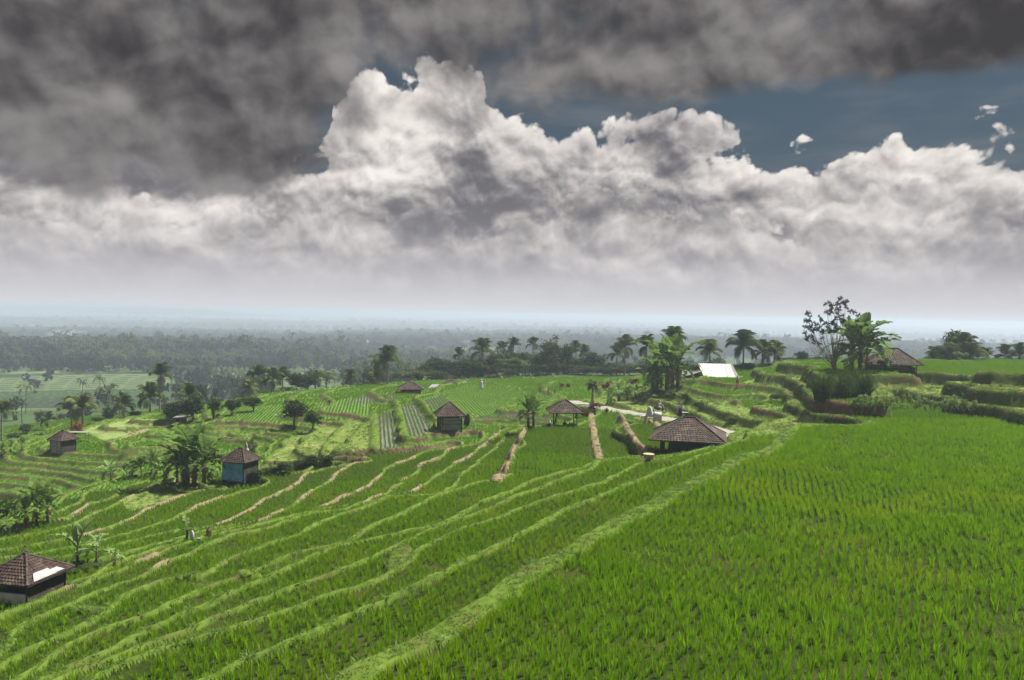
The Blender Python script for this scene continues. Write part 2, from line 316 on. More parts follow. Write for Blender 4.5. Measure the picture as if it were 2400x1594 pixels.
for i in range(0, len(Q), 8000):
    q = Q[i:i + 8000]
    r2 = ((q[:, :1] - C[:, 0]) ** 2 + (q[:, 1:] - C[:, 1]) ** 2) / 1e4
    BG[i:i + 8000] = tps(r2) @ W[:N] + W[N] + q @ W[N + 1:] / 100
BG = BG.reshape(QX.shape)
GGy, GGx = np.gradient(BG)
GG = np.hypot(GGx, GGy)
def bil(G, x, y):
    u = np.clip(np.asarray(x, float) - GX0, 0, len(gx) - 1.001); v = np.clip(np.asarray(y, float) - GY0, 0, len(gy) - 1.001)
    i = u.astype(int); j = v.astype(int); fu = u - i; fv = v - j
    return (G[j, i] * (1 - fu) + G[j, i + 1] * fu) * (1 - fv) + (G[j + 1, i] * (1 - fu) + G[j + 1, i + 1] * fu) * fv
def sst(a, b, x):
    t = np.clip((x - a) / (b - a), 0, 1); return t * t * (3 - 2 * t)
def vnoise(x, y, s, seed=0):                # cheap smooth value noise
    x = np.asarray(x) / s + seed * 17.3; y = np.asarray(y) / s - seed * 9.1
    i = np.floor(x).astype(np.int64); j = np.floor(y).astype(np.int64); fx = x - i; fy = y - j
    fx = fx * fx * (3 - 2 * fx); fy = fy * fy * (3 - 2 * fy)
    def h(a, b):
        n = (a * 374761393 + b * 668265263 + seed * 974711) & 0xffffffff
        n = ((n ^ (n >> 13)) * 1274126177) & 0xffffffff
        return ((n ^ (n >> 16)) & 0xffff) / 65535.0
    return (h(i, j) * (1 - fx) + h(i + 1, j) * fx) * (1 - fy) + (h(i, j + 1) * (1 - fx) + h(i + 1, j + 1) * fx) * fy
# straight dirt dividers (ridges) standing on the fields: (polyline, z, half width, height, dry)
DIV = [
 ([(1163,1132),(1178,1100),(1195,1060),(1212,1028),(1226,1009)], -13.3, .45, .32, 1),
 ([(1384,974),(1388,1000),(1394,1040),(1400,1062),(1404,1084)], -13.3, .42, .38, 1),
 ([(1452,978),(1464,1000),(1484,1030),(1502,1055),(1522,1074)], -12.6, .42, .38, 1),
 ([(1490,982),(1530,995),(1555,1010)], -12.6, .35, .25, 1),
 ([(470,1358),(508,1363),(559,1368),(598,1370)], -13.6, .35, .22, 0),
 ([(178,1418),(205,1420),(236,1422)], -14.3, .35, .22, 0),
 ([(930,1337),(928,1318),(934,1298),(945,1285)], -11.6, .5, .3, 0),
 ([(875,968),(876,1000),(876,1030),(874,1056)], -15.8, .5, .4, 0),
 ([(1038,927),(1060,950),(1080,966),(1098,978)], -14.6, .5, .4, 0),
 ([(1290,925),(1330,945),(1345,958)], -14.0, .5, .35, 0),
 ([(923,942),(928,960),(937,1000),(948,1029)], -15.2, .7, .3, 0),
 ([(980,940),(1000,970),(1023,996)], -14.6, .7, .35, 0),
]
DIVW = []
for pl, z, w, h, dry in DIV:
    pl = np.array(pl, float); DIVW.append((at_z(pl[:, 0], pl[:, 1], np.full(len(pl), z))[:, :2], w, h, dry))
# dry, bare stretches of bund
DRY = [[(208,1258),(240,1242),(311,1216),(341,1196),(385,1181),(421,1168)], [(418,1213),(463,1190),(510,1172)], [(513,1234),(549,1216),(602,1193),(617,1178),(661,1153),(704,1127),(719,1117)],
 [(587,1243),(631,1211),(652,1203)], [(690,1180),(727,1157)], [(751,1140),(775,1120),(803,1102),(834,1089),(857,1076)], [(754,1197),(770,1184),(808,1167)], [(838,1157),(862,1139),(890,1118)], [(851,1188),(889,1166)],
 [(904,1154),(916,1143)], [(937,1127),(982,1094),(1018,1080)], [(931,1091),(967,1075)], [(1037,1064),(1058,1053)], [(1063,1091),(1099,1071)], [(1111,1059),(1126,1049),(1168,1014)], [(706,1127),(727,1112)],
 [(139,1225),(208,1184)], [(114,1398),(158,1385)], [(305,1324),(343,1309)], [(376,1327),(356,1339)], [(968,1160),(978,1146)], [(975,1158),(1000,1162),(1030,1158)], [(1084,1034),(1098,1028)], [(205,1210),(296,1169),(341,1142)],
 [(260,1046),(300,1024),(340,1010)]]
DRYZ = [-17.8,-17.3,-16.8,-16.3,-16.3,-16.3,-15.8,-15.8,-15.2,-15.2,-15.2,-15.8,-15.2,-14.6,-14.6,-16.8,-18.9,-15.2,-15.2,-14.6,-14.6,-14.2,-15.2,-18.3,-19.5]
DRYW = []
for pl, z in zip(DRY, DRYZ):
    pl = np.array(pl, float); DRYW.append(at_z(pl[:, 0], pl[:, 1], np.full(len(pl), z))[:, :2])
def pdist(x, y, pl):                        # distance to a polyline
    best = np.full(np.shape(x), 1e9)
    lo = pl.min(0) - 3; hi = pl.max(0) + 3
    m = (x > lo[0]) & (x < hi[0]) & (y > lo[1]) & (y < hi[1])
    if not np.any(m): return best
    xs = x[m]; ys = y[m]; bb = np.full(xs.shape, 1e9)
    for a, b in zip(pl[:-1], pl[1:]):
        ab = b - a; t = np.clip(((xs - a[0]) * ab[0] + (ys - a[1]) * ab[1]) / (ab @ ab + 1e-9), 0, 1)
        bb = np.minimum(bb, np.hypot(xs - a[0] - t * ab[0], ys - a[1] - t * ab[1]))
    best[m] = bb
    return best
def inpoly(x, y, pl):
    x = np.asarray(x); y = np.asarray(y); c = np.zeros(x.shape, bool); n = len(pl)
    for i in range(n):
        (x1, y1), (x2, y2) = pl[i], pl[(i + 1) % n]
        if y1 == y2: continue
        c ^= ((y1 > y) != (y2 > y)) & (x < (x2 - x1) * (y - y1) / (y2 - y1) + x1)
    return c
def poly_w(pl, z):
    pl = np.array(pl, float); return at_z(pl[:, 0], pl[:, 1], np.full(len(pl), float(z)))[:, :2]
ROADZ = [(1340,941,-13.3),(1354,945,-13.3),(1420,958,-12.9),(1460,965,-12.75),(1500,972,-12.6),(1560,982,-12.45),(1610,991,-12.4),(1660,1003,-12.2),(1716,1017,-12.0),(1728,1024,-11.9)]
ROADW = np.array([at_z(np.array(a), np.array(b), np.array(c)) for a, b, c in ROADZ])
PLAIN_Z = -92.0
def far_z(x, y):
    d = np.hypot(x, y)
    az = np.arctan2(x, y)
    left = 1 - sst(-0.26, -0.16, az)
    base = -34 - 20 * sst(250, 900, d) - 40 * sst(900, 3500, d)
    lv = -52 + 8.0 * np.clip((d - 405) / 180, 0, 1) - 60 * sst(700, 2200, d)
    z = base * (1 - left) + np.maximum(lv, base - 6) * left
    rid = 14 * np.exp(-((d - 2600) / 500) ** 2) * vnoise(x, y, 700, 3) + 10 * vnoise(x, y, 900, 5) * sst(700, 1500, d)
    hills = 75 * np.exp(-((d - 7500) / 900) ** 2) * np.exp(-((az + .40) / .09) ** 2) + 60 * np.exp(-((d - 9500) / 900) ** 2) * np.exp(-((az + .52) / .25) ** 2)
    z = z + rid + hills * (.6 + .6 * vnoise(x, y, 500, 9))
    t = left * sst(385, 405, d) * (1 - sst(590, 610, d))
    st = 0.42; wob = z + .5 * vnoise(x, y, 60, 2)
    q = np.floor(wob / st) * st; fr = (wob - q) / st
    return z * (1 - t) + (q + st * sst(.72, 1.0, fr)) * t
def terrain(x, y, full=False):
    x = np.asarray(x, float); y = np.asarray(y, float)
    d = np.hypot(x, y)
    wob = (vnoise(x, y, 4.0, 1) - .5) * .5 + (vnoise(x, y, 1.3, 2) - .5) * .22       # wobble of the lips, in metres
    B0 = bil(BG, x, y); g = np.maximum(bil(GG, x, y), .012)
    B = B0 + np.clip(wob * g, -.12, .12)
    k = np.clip(np.searchsorted(LEV, B, side='right') - 1, 0, len(LEV) - 2)
    lo = LEV[k]; hi = LEV[k + 1]
    dl = (B - lo) / g; du = (hi - B) / g
    step = hi - lo
    bh = .24 * (.7 + .6 * vnoise(x, y, 2.2, 4)); bw = .10 + .17 * vnoise(x, y, 6, 5)
    bw = np.maximum(bw, .42 * d * d / (804 * 15) * 1.1 * (d < 170))
    c0 = (np.abs(lo + 9.5) < .01) & (y < 75)
    bw = np.where(c0, bw + .85, bw)
    bump = bh * sst(0, .12, dl) * (1 - sst(bw, bw + .18, dl))
    wr = np.maximum(np.clip(step * .55, .25, .8), .42 * d * d / (804 * 15) * 1.3 * (d < 170))
    ramp = 1 - sst(0, 1, du / wr)
    z = lo + bump + step * ramp
    rough = sst(.25, .6, g)                                   # steep ground is a slope, not terraces
    z = z + (vnoise(x, y, .7, 6) - .5) * .10 * np.maximum(ramp, bump / .3)
    isb = np.maximum((bump > .04 * bh) * 1.0, 0)
    kind = np.zeros(x.shape, np.int8)                         # 0 field 1 bund 2 riser
    kind[(bump > .25 * bh)] = 1
    kind[(ramp > .12)] = 2
    kind[(g > .55)] = 2
    for pl, w, h, dry in DIVW:
        dd = pdist(x, y, pl)
        s = 1 - sst(w * .55, w * 1.25, dd); z = z + h * s * (.85 + .3 * vnoise(x, y, 1.1, 8))
        kind[(dd < w * 1.05)] = 3 if dry else 1
    for pl in DRYW:
        dd = pdist(x, y, pl); m = (dd < .30 + .45 * (vnoise(x, y, 2.0, 12) - .3)) & ((kind == 1) | (kind == 2)); kind[m] = 3
        z = z + .12 * (1 - sst(.3, .8, dd))
    # road
    rd = pdist(x, y, ROADW[:, :2])
    near = rd < 12
    if np.any(near):
        xs = x[near]; ys = y[near]; wz = 0; ww = 0
        for q in ROADW:
            wgt = 1 / ((xs - q[0]) ** 2 + (ys - q[1]) ** 2 + .5) ** 1.5; wz = wz + wgt * q[2]; ww = ww + wgt
        s = 1 - sst(1.5, 2.6, rd[near]); z[near] = z[near] * (1 - s) + (wz / ww) * s
        kk = kind[near]; kk[rd[near] < 1.45] = 4; kind[near] = kk
    fz = far_z(x, y)
    t = sst(255, 335, d + 20 * (vnoise(x, y, 40, 7) - .5))
    z = z * (1 - t) + fz * t
    az = np.arctan2(x, y)
    kind[t > .5] = 6
    kind[(t > .5) & (az < -.20) & (d > 375) & (d < 605)] = 7
    if full: return z, kind, B0, g, dl, du, k
    return z
# the point of the ground seen at a photograph pixel
def ground(px, py, dmin=12, dmax=330):
    d = rays(np.array(float(px)), np.array(float(py)))
    t = np.concatenate([np.arange(dmin, dmax, .1)])
    p = np.outer(t / d[1], d)
    h = terrain(p[:, 0], p[:, 1])
    b = np.nonzero(p[:, 2] <= h)[0]
    i = b[0] if len(b) else len(t) - 1
    return np.array([p[i, 0], p[i, 1], h[i]])
def zat(x, y): return float(terrain(np.array([x]), np.array([y]))[0])
def at_dist(px, dist, py=850):
    q = at_d(np.array(float(px)), np.array(float(py)), dist); return np.array([q[0], q[1], zat(q[0], q[1])])
def top_z(px, py, p):                       # the height at which pixel (px,py) passes over the place p
    d = rays(np.array(float(px)), np.array(float(py))); return d[2] / d[1] * p[1]
# ------------------------------------------------------------------ materials
MATS = {}
def leafy(name, c1, c2, trans=.4, scale=3.0, rand=.35, rough=None, tip=None):
    """foliage: diffuse and translucent, colour varying from plant to plant and over the leaf"""
    m = bpy.data.materials.new(name); m.use_nodes = True; t = m.node_tree; t.nodes.clear(); b = NB(t)
    tc = b.n('ShaderNodeTexCoord'); oi = b.n('ShaderNodeObjectInfo'); ge = b.n('ShaderNodeNewGeometry')
    nz = b.noise(tc.outputs['Object'], scale, 2, .5)
    f = b.m('ADD', b.mul(b.sub(nz, .5), .9), b.add(b.mul(oi.outputs['Random'], rand), b.mul(ge.outputs['Random Per Island'], rand), .5 - rand), clamp=True)
    c = b.mix(f, c1, c2)
    if tip:
        pn = b.noise(ge.outputs['Position'], .18, 3, .5)
        c = b.mix(b.step(pn, .52, .72, 0.0, .65), c, tip)
    d = b.n('ShaderNodeBsdfDiffuse'); b.put(d.inputs[0], c)
    tr = b.n('ShaderNodeBsdfTranslucent'); b.put(tr.inputs[0], c)
    mx = b.n('ShaderNodeMixShader'); mx.inputs[0].default_value = trans
    t.links.new(d.outputs[0], mx.inputs[1]); t.links.new(tr.outputs[0], mx.inputs[2])
    last = mx.outputs[0]
    if rough:
        g = b.n('ShaderNodeBsdfGlossy'); g.inputs['Roughness'].default_value = rough; g.inputs[0].default_value = (1, 1, 1, 1)
        m2 = b.n('ShaderNodeMixShader'); m2.inputs[0].default_value = .03
        t.links.new(last, m2.inputs[1]); t.links.new(g.outputs[0], m2.inputs[2]); last = m2.outputs[0]
    o = b.n('ShaderNodeOutputMaterial'); t.links.new(last, o.inputs[0])
    MATS[name] = m; return m
def solid(name, cols, scale=2.0, rough=.9, detail=5, bump=0.0, stretch=(1, 1, 1), island=0.0, metal=0.0, coord='Object', spec=.3, pos=(.3, .7)):
    """surface: two or three tones through noise, optional relief and piece-to-piece variation"""
    m = bpy.data.materials.new(name); m.use_nodes = True; t = m.node_tree; b = NB(t)
    p = t.nodes['Principled BSDF']
    tc = b.n('ShaderNodeTexCoord'); ge = b.n('ShaderNodeNewGeometry')
    mp = b.n('ShaderNodeMapping'); mp.inputs['Scale'].default_value = stretch
    t.links.new(ge.outputs['Position'] if coord == 'World' else tc.outputs[coord], mp.inputs[0])
    nz = b.noise(mp.outputs[0], scale, detail, .6)
    f = b.lin(nz, pos[0], pos[1])
    if island: f = b.m('ADD', f, b.mul(b.sub(ge.outputs['Random Per Island'], .5), island), clamp=True)
    c = b.mix(f, cols[0], cols[1])
    if len(cols) > 2:
        n2 = b.noise(mp.outputs[0], scale * .31, 4, .55)
        c = b.mix(b.step(n2, .5, .68), c, cols[2])
    b.put(p.inputs['Base Color'], c); p.inputs['Roughness'].default_value = rough; p.inputs['Metallic'].default_value = metal
    p.inputs['Specular IOR Level'].default_value = spec
    if bump:
        bp = b.n('ShaderNodeBump'); bp.inputs['Strength'].default_value = bump; bp.inputs['Distance'].default_value = .05
        b.put(bp.inputs['Height'], nz); t.links.new(bp.outputs[0], p.inputs['Normal'])
    MATS[name] = m; return m
solid('mud', [(.014, .024, .005), (.028, .042, .009), (.034, .038, .012)], 1.6, 1.0, coord='World', bump=.4, spec=.0)
solid('field_green', [(.055, .11, .020), (.085, .15, .028), (.10, .13, .04)], .8, .95, coord='World', bump=.3, spec=.0)
solid('bund_turf', [(.044, .080, .012), (.088, .132, .024), (.072, .082, .024)], 2.2, .95, coord='World', bump=.6, spec=.0)
solid('dry_bank', [(.10, .08, .048), (.19, .155, .10), (.10, .11, .035)], 2.0, .95, coord='World', bump=.7, spec=.0)
solid('earth_bank', [(.045, .032, .020), (.115, .078, .048), (.045, .062, .018)], 1.5, .95, coord='World', bump=.8, spec=.0)
solid('turf_bank', [(.030, .045, .012), (.075, .10, .026), (.085, .065, .032)], 1.8, .95, coord='World', bump=.8, spec=.0)
solid('concrete_road', [(.17, .155, .135), (.24, .22, .195), (.15, .15, .11)], 1.2, .9, coord='World', bump=.2, spec=.2)
solid('rough_turf', [(.060, .095, .022), (.13, .17, .045), (.17, .17, .06)], 1.1, .95, coord='World', bump=.6, spec=.0)
solid('woodland_floor', [(.022, .040, .014), (.050, .078, .028), (.085, .115, .05)], .02, .95, coord='World', spec=.0)
solid('far_paddy', [(.018, .036, .014), (.027, .048, .019), (.025, .036, .021)], .03, .95, coord='World', spec=.0)
solid('far_lip', [(.055, .082, .034), (.088, .115, .055)], .1, .95, coord='World', spec=.0)
solid('pale_field', [(.10, .15, .04), (.17, .20, .075), (.08, .13, .03)], .9, .95, coord='World', bump=.3, spec=.0)
solid('garden_soil', [(.19, .18, .12), (.28, .265, .19), (.10, .15, .05)], 1.4, .95, coord='World', bump=.4, spec=.0)
def water_mat():
    m = bpy.data.materials.new('paddy_water'); m.use_nodes = True; t = m.node_tree; b = NB(t); p = t.nodes['Principled BSDF']
    ge = b.n('ShaderNodeNewGeometry')
    nz = b.noise(ge.outputs['Position'], .9, 4, .6)
    b.put(p.inputs['Base Color'], b.mix(nz, (.055, .055, .035), (.10, .095, .07)))
    p.inputs['Roughness'].default_value = .10; p.inputs['IOR'].default_value = 1.33; p.inputs['Specular IOR Level'].default_value = .6
    bp = b.n('ShaderNodeBump'); bp.inputs['Strength'].default_value = .03; bp.inputs['Distance'].default_value = .02
    b.put(bp.inputs['Height'], b.noise(ge.outputs['Position'], 9, 3, .5)); t.links.new(bp.outputs[0], p.inputs['Normal'])
    MATS['paddy_water'] = m
water_mat()
GMAT = ['mud', 'bund_turf', 'turf_bank', 'dry_bank', 'concrete_road', 'rough_turf', 'woodland_floor', 'far_paddy', 'far_lip', 'pale_field', 'paddy_water', 'earth_bank', 'garden_soil', 'field_green']

def proj(p):
    p = np.asarray(p, float)
    dx = p @ RTn; dy = p @ UPn; dz = p @ FWn
    return 1200 + F * dx / dz, 797 - F * dy / dz
# patches of other ground: (kind, dmin, dmax, outline as seen, fields only)
PATCH = [
 (5, 70, 135, [(1335,925),(1500,915),(1590,902),(1600,910),(1640,926),(1712,944),(1760,960),(1840,952),(1900,940),(1968,982),(1835,1026),(1740,1036),(1700,1058),(1610,985),(1420,952)]),
 (5, 70, 130, [(1735,900),(1800,876),(2045,880),(2160,882),(2310,905),(2480,916),(2480,992),(2400,976),(2310,957),(2234,942),(2132,922),(2060,935),(1900,945),(1780,940)]),
 (5, 72, 135, [(590,1104),(620,1082),(668,1036),(740,1000),(860,972),(872,985),(872,1060),(790,1066),(700,1094),(640,1114)]),
 (5, 60, 105, [(280,1172),(345,1140),(400,1112),(470,1128),(470,1146),(385,1182),(300,1200)]),
 (9, 100, 175, [(190,1012),(215,992),(300,982),(385,984),(340,1008),(262,1040)]),
 (12, 80, 125, [(706,1068),(735,1022),(792,1022),(785,1070)]),
 (10, 85, 175, [(881,974),(920,962),(926,966),(932,1002),(940,1050),(881,1054)]),
 (10, 85, 175, [(934,948),(976,946),(996,974),(1018,1000),(998,1024),(954,1026),(942,1000)]),
 (10, 120, 190, [(800,940),(860,928),(925,924),(930,934),(850,946)]),
 (10, 90, 140, [(1108,992),(1120,975),(1285,975),(1285,996)]),
 (10, 110, 170, [(990,938),(1030,930),(1046,950),(1016,962)]),
 (11, 55, 125, [(780,1056),(870,1056),(950,1026),(1012,1012),(1180,996),(1190,1012),(1060,1052),(960,1072),(870,1092),(780,1092)]),
 (11, 60, 105, [(1885,930),(1960,945),(2070,958),(2060,975),(1960,985),(1890,960)]),
 (11, 80, 125, [(1700,940),(1815,965),(1820,990),(1715,965)]),
 (11, 100, 140, [(1645,892),(1740,906),(1740,926),(1650,905)]),
 (11, 90, 145, [(500,982),(660,992),(800,968),(850,968),(845,985),(780,1002),(660,1006),(500,1000)]),
 (11, 60, 110, [(560,1118),(600,1092),(690,1092),(690,1108),(600,1125)]),
]
def kinds(x, y, z, kind):
    px, py = proj(np.stack([x, y, z], 1)); d = y
    for kd, a, b, pl in PATCH:
        m = (d > a) & (d < b) & inpoly(px, py, pl)
        if kd in (10, 12, 9): m &= (kind == 0)
        elif kd == 11: m &= (kind == 2)
        else: m &= (kind == 0)
        kind[m] = kd
    return kind
# ------------------------------------------------------------------ the ground, one sheet to the horizon
AZ0, AZ1, NA = R(-43), R(43), 700
rows = [10.0]
while rows[-1] < 30000:
    d = rows[-1]
    h = 9 + 9 * min(1, d / 130) if d < 330 else (50 if d < 1000 else 95)
    rows.append(d + max(.10, min((.42 if 45 < d < 165 else .75) * d * d / (804 * h), d * .08)))
rows = np.array(rows); NR = len(rows)
aa = np.linspace(AZ0, AZ1, NA)
TX = np.outer(rows, np.tan(aa)).ravel(); TY = np.repeat(rows[:, None], NA, 1).ravel()
TZ, TK, TB, TG, TDL, TDU, TLV = terrain(TX, TY, True)
TK = kinds(TX, TY, TZ, TK)
TK[(TK == 0) & (np.hypot(TX, TY) > 190)] = 6
TK[(TK == 0) & (np.hypot(TX, TY) > 95)] = 13
TK[(TK == 1) & (TY > 190)] = 6; TK[(TK == 2) & (TY > 190)] = 6
i_ = np.arange((NR - 1) * (NA - 1)); a_ = (i_ // (NA - 1)) * NA + i_ % (NA - 1)
FACES = np.stack([a_, a_ + 1, a_ + NA + 1, a_ + NA], 1)
fk = TK[FACES[:, 0]].astype(np.int32)
zz = TZ[FACES]; f7 = (fk == 7) & ((zz.max(1) - zz.min(1)) > .17); fk[f7] = 8
def mesh_np(name, co, faces, mats=None, midx=None, smooth=True):
    me = bpy.data.meshes.new(name)
    nf, k = faces.shape
    me.vertices.add(len(co)); me.vertices.foreach_set('co', np.asarray(co, np.float32).ravel())
    me.loops.add(nf * k); me.loops.foreach_set('vertex_index', faces.astype(np.int32).ravel())
    me.polygons.add(nf); me.polygons.foreach_set('loop_start', np.arange(0, nf * k, k, dtype=np.int32))
    me.polygons.foreach_set('loop_total', np.full(nf, k, np.int32))
    if midx is not None: me.polygons.foreach_set('material_index', np.asarray(midx, np.int32))
    me.polygons.foreach_set('use_smooth', np.full(nf, smooth, bool))
    for m in mats or []: me.materials.append(m)
    me.update(calc_edges=True)
    return me
TP = np.stack([TX, TY, TZ], 1)
def sub_mesh(name, sel, mats=None, midx=None):
    f = FACES[sel]; used, inv = np.unique(f, return_inverse=True)
    me = mesh_np(name, TP[used], inv.reshape(f.shape), mats, midx)
    o = bpy.data.objects.new(name, me); col.objects.link(o); o['kind'] = 'structure'; return o
isroad = fk == 4; iswater = fk == 10
sub_mesh('ground', ~isroad & ~iswater, [MATS[m] for m in GMAT], fk[~isroad & ~iswater])
sub_mesh('road', isroad, [MATS['concrete_road']])
sub_mesh('water', iswater, [MATS['paddy_water']])
# ------------------------------------------------------------------ crops and grass (masses nobody could count)
def blade_clump(name, n, h, wdt, spread, lean, mat, seed, seg=2, droop=.25, hv=.35):
    r = random.Random(seed); v = []; f = []
    for i in range(n):
        a = r.uniform(0, 2 * math.pi); rr = spread * math.sqrt(r.random()); bx, by = rr * math.cos(a), rr * math.sin(a)
        hh = h * r.uniform(1 - hv, 1.08); la = a + r.uniform(-.9, .9); ln = lean * r.uniform(.2, 1.3) * hh; dr = droop * r.uniform(.2, 1.5) * hh
        ta = r.uniform(0, math.pi); tx, ty = math.cos(ta), math.sin(ta); w0 = wdt * r.uniform(.7, 1.25)
        s = len(v)
        for k in range(seg):
            t = k / seg; ww = w0 * (1 - .35 * t) * .5
            cx_ = bx + math.cos(la) * (ln * t + dr * t * t); cy_ = by + math.sin(la) * (ln * t + dr * t * t); cz_ = hh * (t - .18 * t * t * droop)
            v += [(cx_ - tx * ww, cy_ - ty * ww, cz_), (cx_ + tx * ww, cy_ + ty * ww, cz_)]
        v.append((bx + math.cos(la) * (ln + dr), by + math.sin(la) * (ln + dr), hh * (1 - .3 * droop)))
        for k in range(seg - 1): f.append((s + 2 * k, s + 2 * k + 1, s + 2 * k + 3, s + 2 * k + 2))
        f.append((s + 2 * seg - 2, s + 2 * seg - 1, s + 2 * seg))
    me = bpy.data.meshes.new(name); me.from_pydata(v, [], f); me.materials.append(mat); me.update()
    return bpy.data.objects.new(name, me)
def scatter(name, label, cat, protos, pts, rotz, scl, idx, tilt=None):
    """one object: a cloud of points, each carrying one plant of the set"""
    if len(pts) == 0: return None
    pc = bpy.data.collections.new(name + '_set')
    for i, p in enumerate(protos):
        p.name = '%s_plant_%02d' % (name, i); pc.objects.link(p)
    me = bpy.data.meshes.new(name); me.vertices.add(len(pts)); me.vertices.foreach_set('co', np.asarray(pts, np.float32).ravel())
    a = me.attributes.new('rot', 'FLOAT_VECTOR', 'POINT'); rv = np.zeros((len(pts), 3), np.float32)
    if tilt is not None: rv[:, :2] = tilt
    rv[:, 2] = rotz; a.data.foreach_set('vector', rv.ravel())
    a = me.attributes.new('scl', 'FLOAT', 'POINT'); a.data.foreach_set('value', np.asarray(scl, np.float32))
    a = me.attributes.new('idx', 'INT', 'POINT'); a.data.foreach_set('value', np.asarray(idx, np.int32))
    o = bpy.data.objects.new(name, me); col.objects.link(o); o['kind'] = 'stuff'; o['label'] = label; o['category'] = cat
    ng = bpy.data.node_groups.new(name + '_nodes', 'GeometryNodeTree')
    ng.interface.new_socket('Geometry', in_out='INPUT', socket_type='NodeSocketGeometry'); ng.interface.new_socket('Geometry', in_out='OUTPUT', socket_type='NodeSocketGeometry')
    gi = ng.nodes.new('NodeGroupInput'); go = ng.nodes.new('NodeGroupOutput')
    ci = ng.nodes.new('GeometryNodeCollectionInfo'); ci.inputs['Collection'].default_value = pc; ci.inputs['Separate Children'].default_value = True; ci.inputs['Reset Children'].default_value = True
    ip = ng.nodes.new('GeometryNodeInstanceOnPoints'); ip.inputs['Pick Instance'].default_value = True
    def att(n, t):
        q = ng.nodes.new('GeometryNodeInputNamedAttribute'); q.data_type = t; q.inputs['Name'].default_value = n
        return [s for s in q.outputs if s.enabled][0]
    L = ng.links
    L.new(gi.outputs[0], ip.inputs['Points']); L.new(ci.outputs[0], ip.inputs['Instance'])
    L.new(att('idx', 'INT'), ip.inputs['Instance Index']); L.new(att('scl', 'FLOAT'), ip.inputs['Scale'])
    er = ng.nodes.new('FunctionNodeEulerToRotation'); L.new(att('rot', 'FLOAT_VECTOR'), er.inputs[0]); L.new(er.outputs[0], ip.inputs['Rotation'])
    L.new(ip.outputs[0], go.inputs[0])
    md = o.modifiers.new('plants', 'NODES'); md.node_group = ng
    return o
leafy('rice_leaf', (.068, .175, .003), (.245, .420, .010), .36, 1.5, .36, tip=(.25, .345, .012))
leafy('rice_leaf_mid', (.060, .150, .005), (.165, .290, .014), .36, 1.5, .30, tip=(.14, .24, .016))
leafy('rice_young', (.070, .15, .014), (.14, .24, .03), .4, 1.5, .30)
leafy('turf_blade', (.052, .105, .012), (.125, .195, .032), .35, 1.5, .35, tip=(.15, .19, .034))
leafy('weed_leaf', (.05, .10, .025), (.16, .24, .07), .35, 1.5, .35)
leafy('dry_blade', (.11, .09, .045), (.20, .17, .10), .3, 1.5, .3)
leafy('bank_blade', (.045, .085, .020), (.14, .20, .05), .35, 1.5, .35)
EXCL = []      # (x, y, radius) kept clear of crops, filled by the builders
def lattice(d0, d1, sp, ang, seed, curve=0.0, jit=.11):
    r = np.random.default_rng(seed)
    y0, y1 = d0, d1; xm = d1 * .70 + 4
    n = int(max(2 * xm, d1) * 1.5 / sp)
    i, j = np.meshgrid(np.arange(-n // 2, n // 2), np.arange(-n // 2, n // 2))
    c, s = math.cos(ang), math.sin(ang)
    u = i * sp * 1.22 ; v = j * sp * .82
    x = (u * c - v * s).ravel(); y = (u * s + v * c).ravel() + (d0 + d1) / 2
    m = (y >= y0) & (y < y1) & (np.abs(x) < .70 * y + 3 + curve * 1600)
    x = x[m]; y = y[m]
    x = x - curve * (y - 30) ** 2
    wx = 3.0 * (vnoise(x, y, 30, 21) - .5); wy = 3.0 * (vnoise(x, y, 30, 22) - .5)
    x = x + wx + 1.1 * (vnoise(x, y, 7, 23) - .5); y = y + wy + 1.1 * (vnoise(x, y, 7, 24) - .5)
    x = x + r.normal(0, sp * jit, len(x)); y = y + r.normal(0, sp * jit, len(x))
    return x, y
def clear_of(x, y):
    k = np.ones(len(x), bool)
    for ex, ey, er in EXCL: k &= np.hypot(x - ex, y - ey) > er
    return k
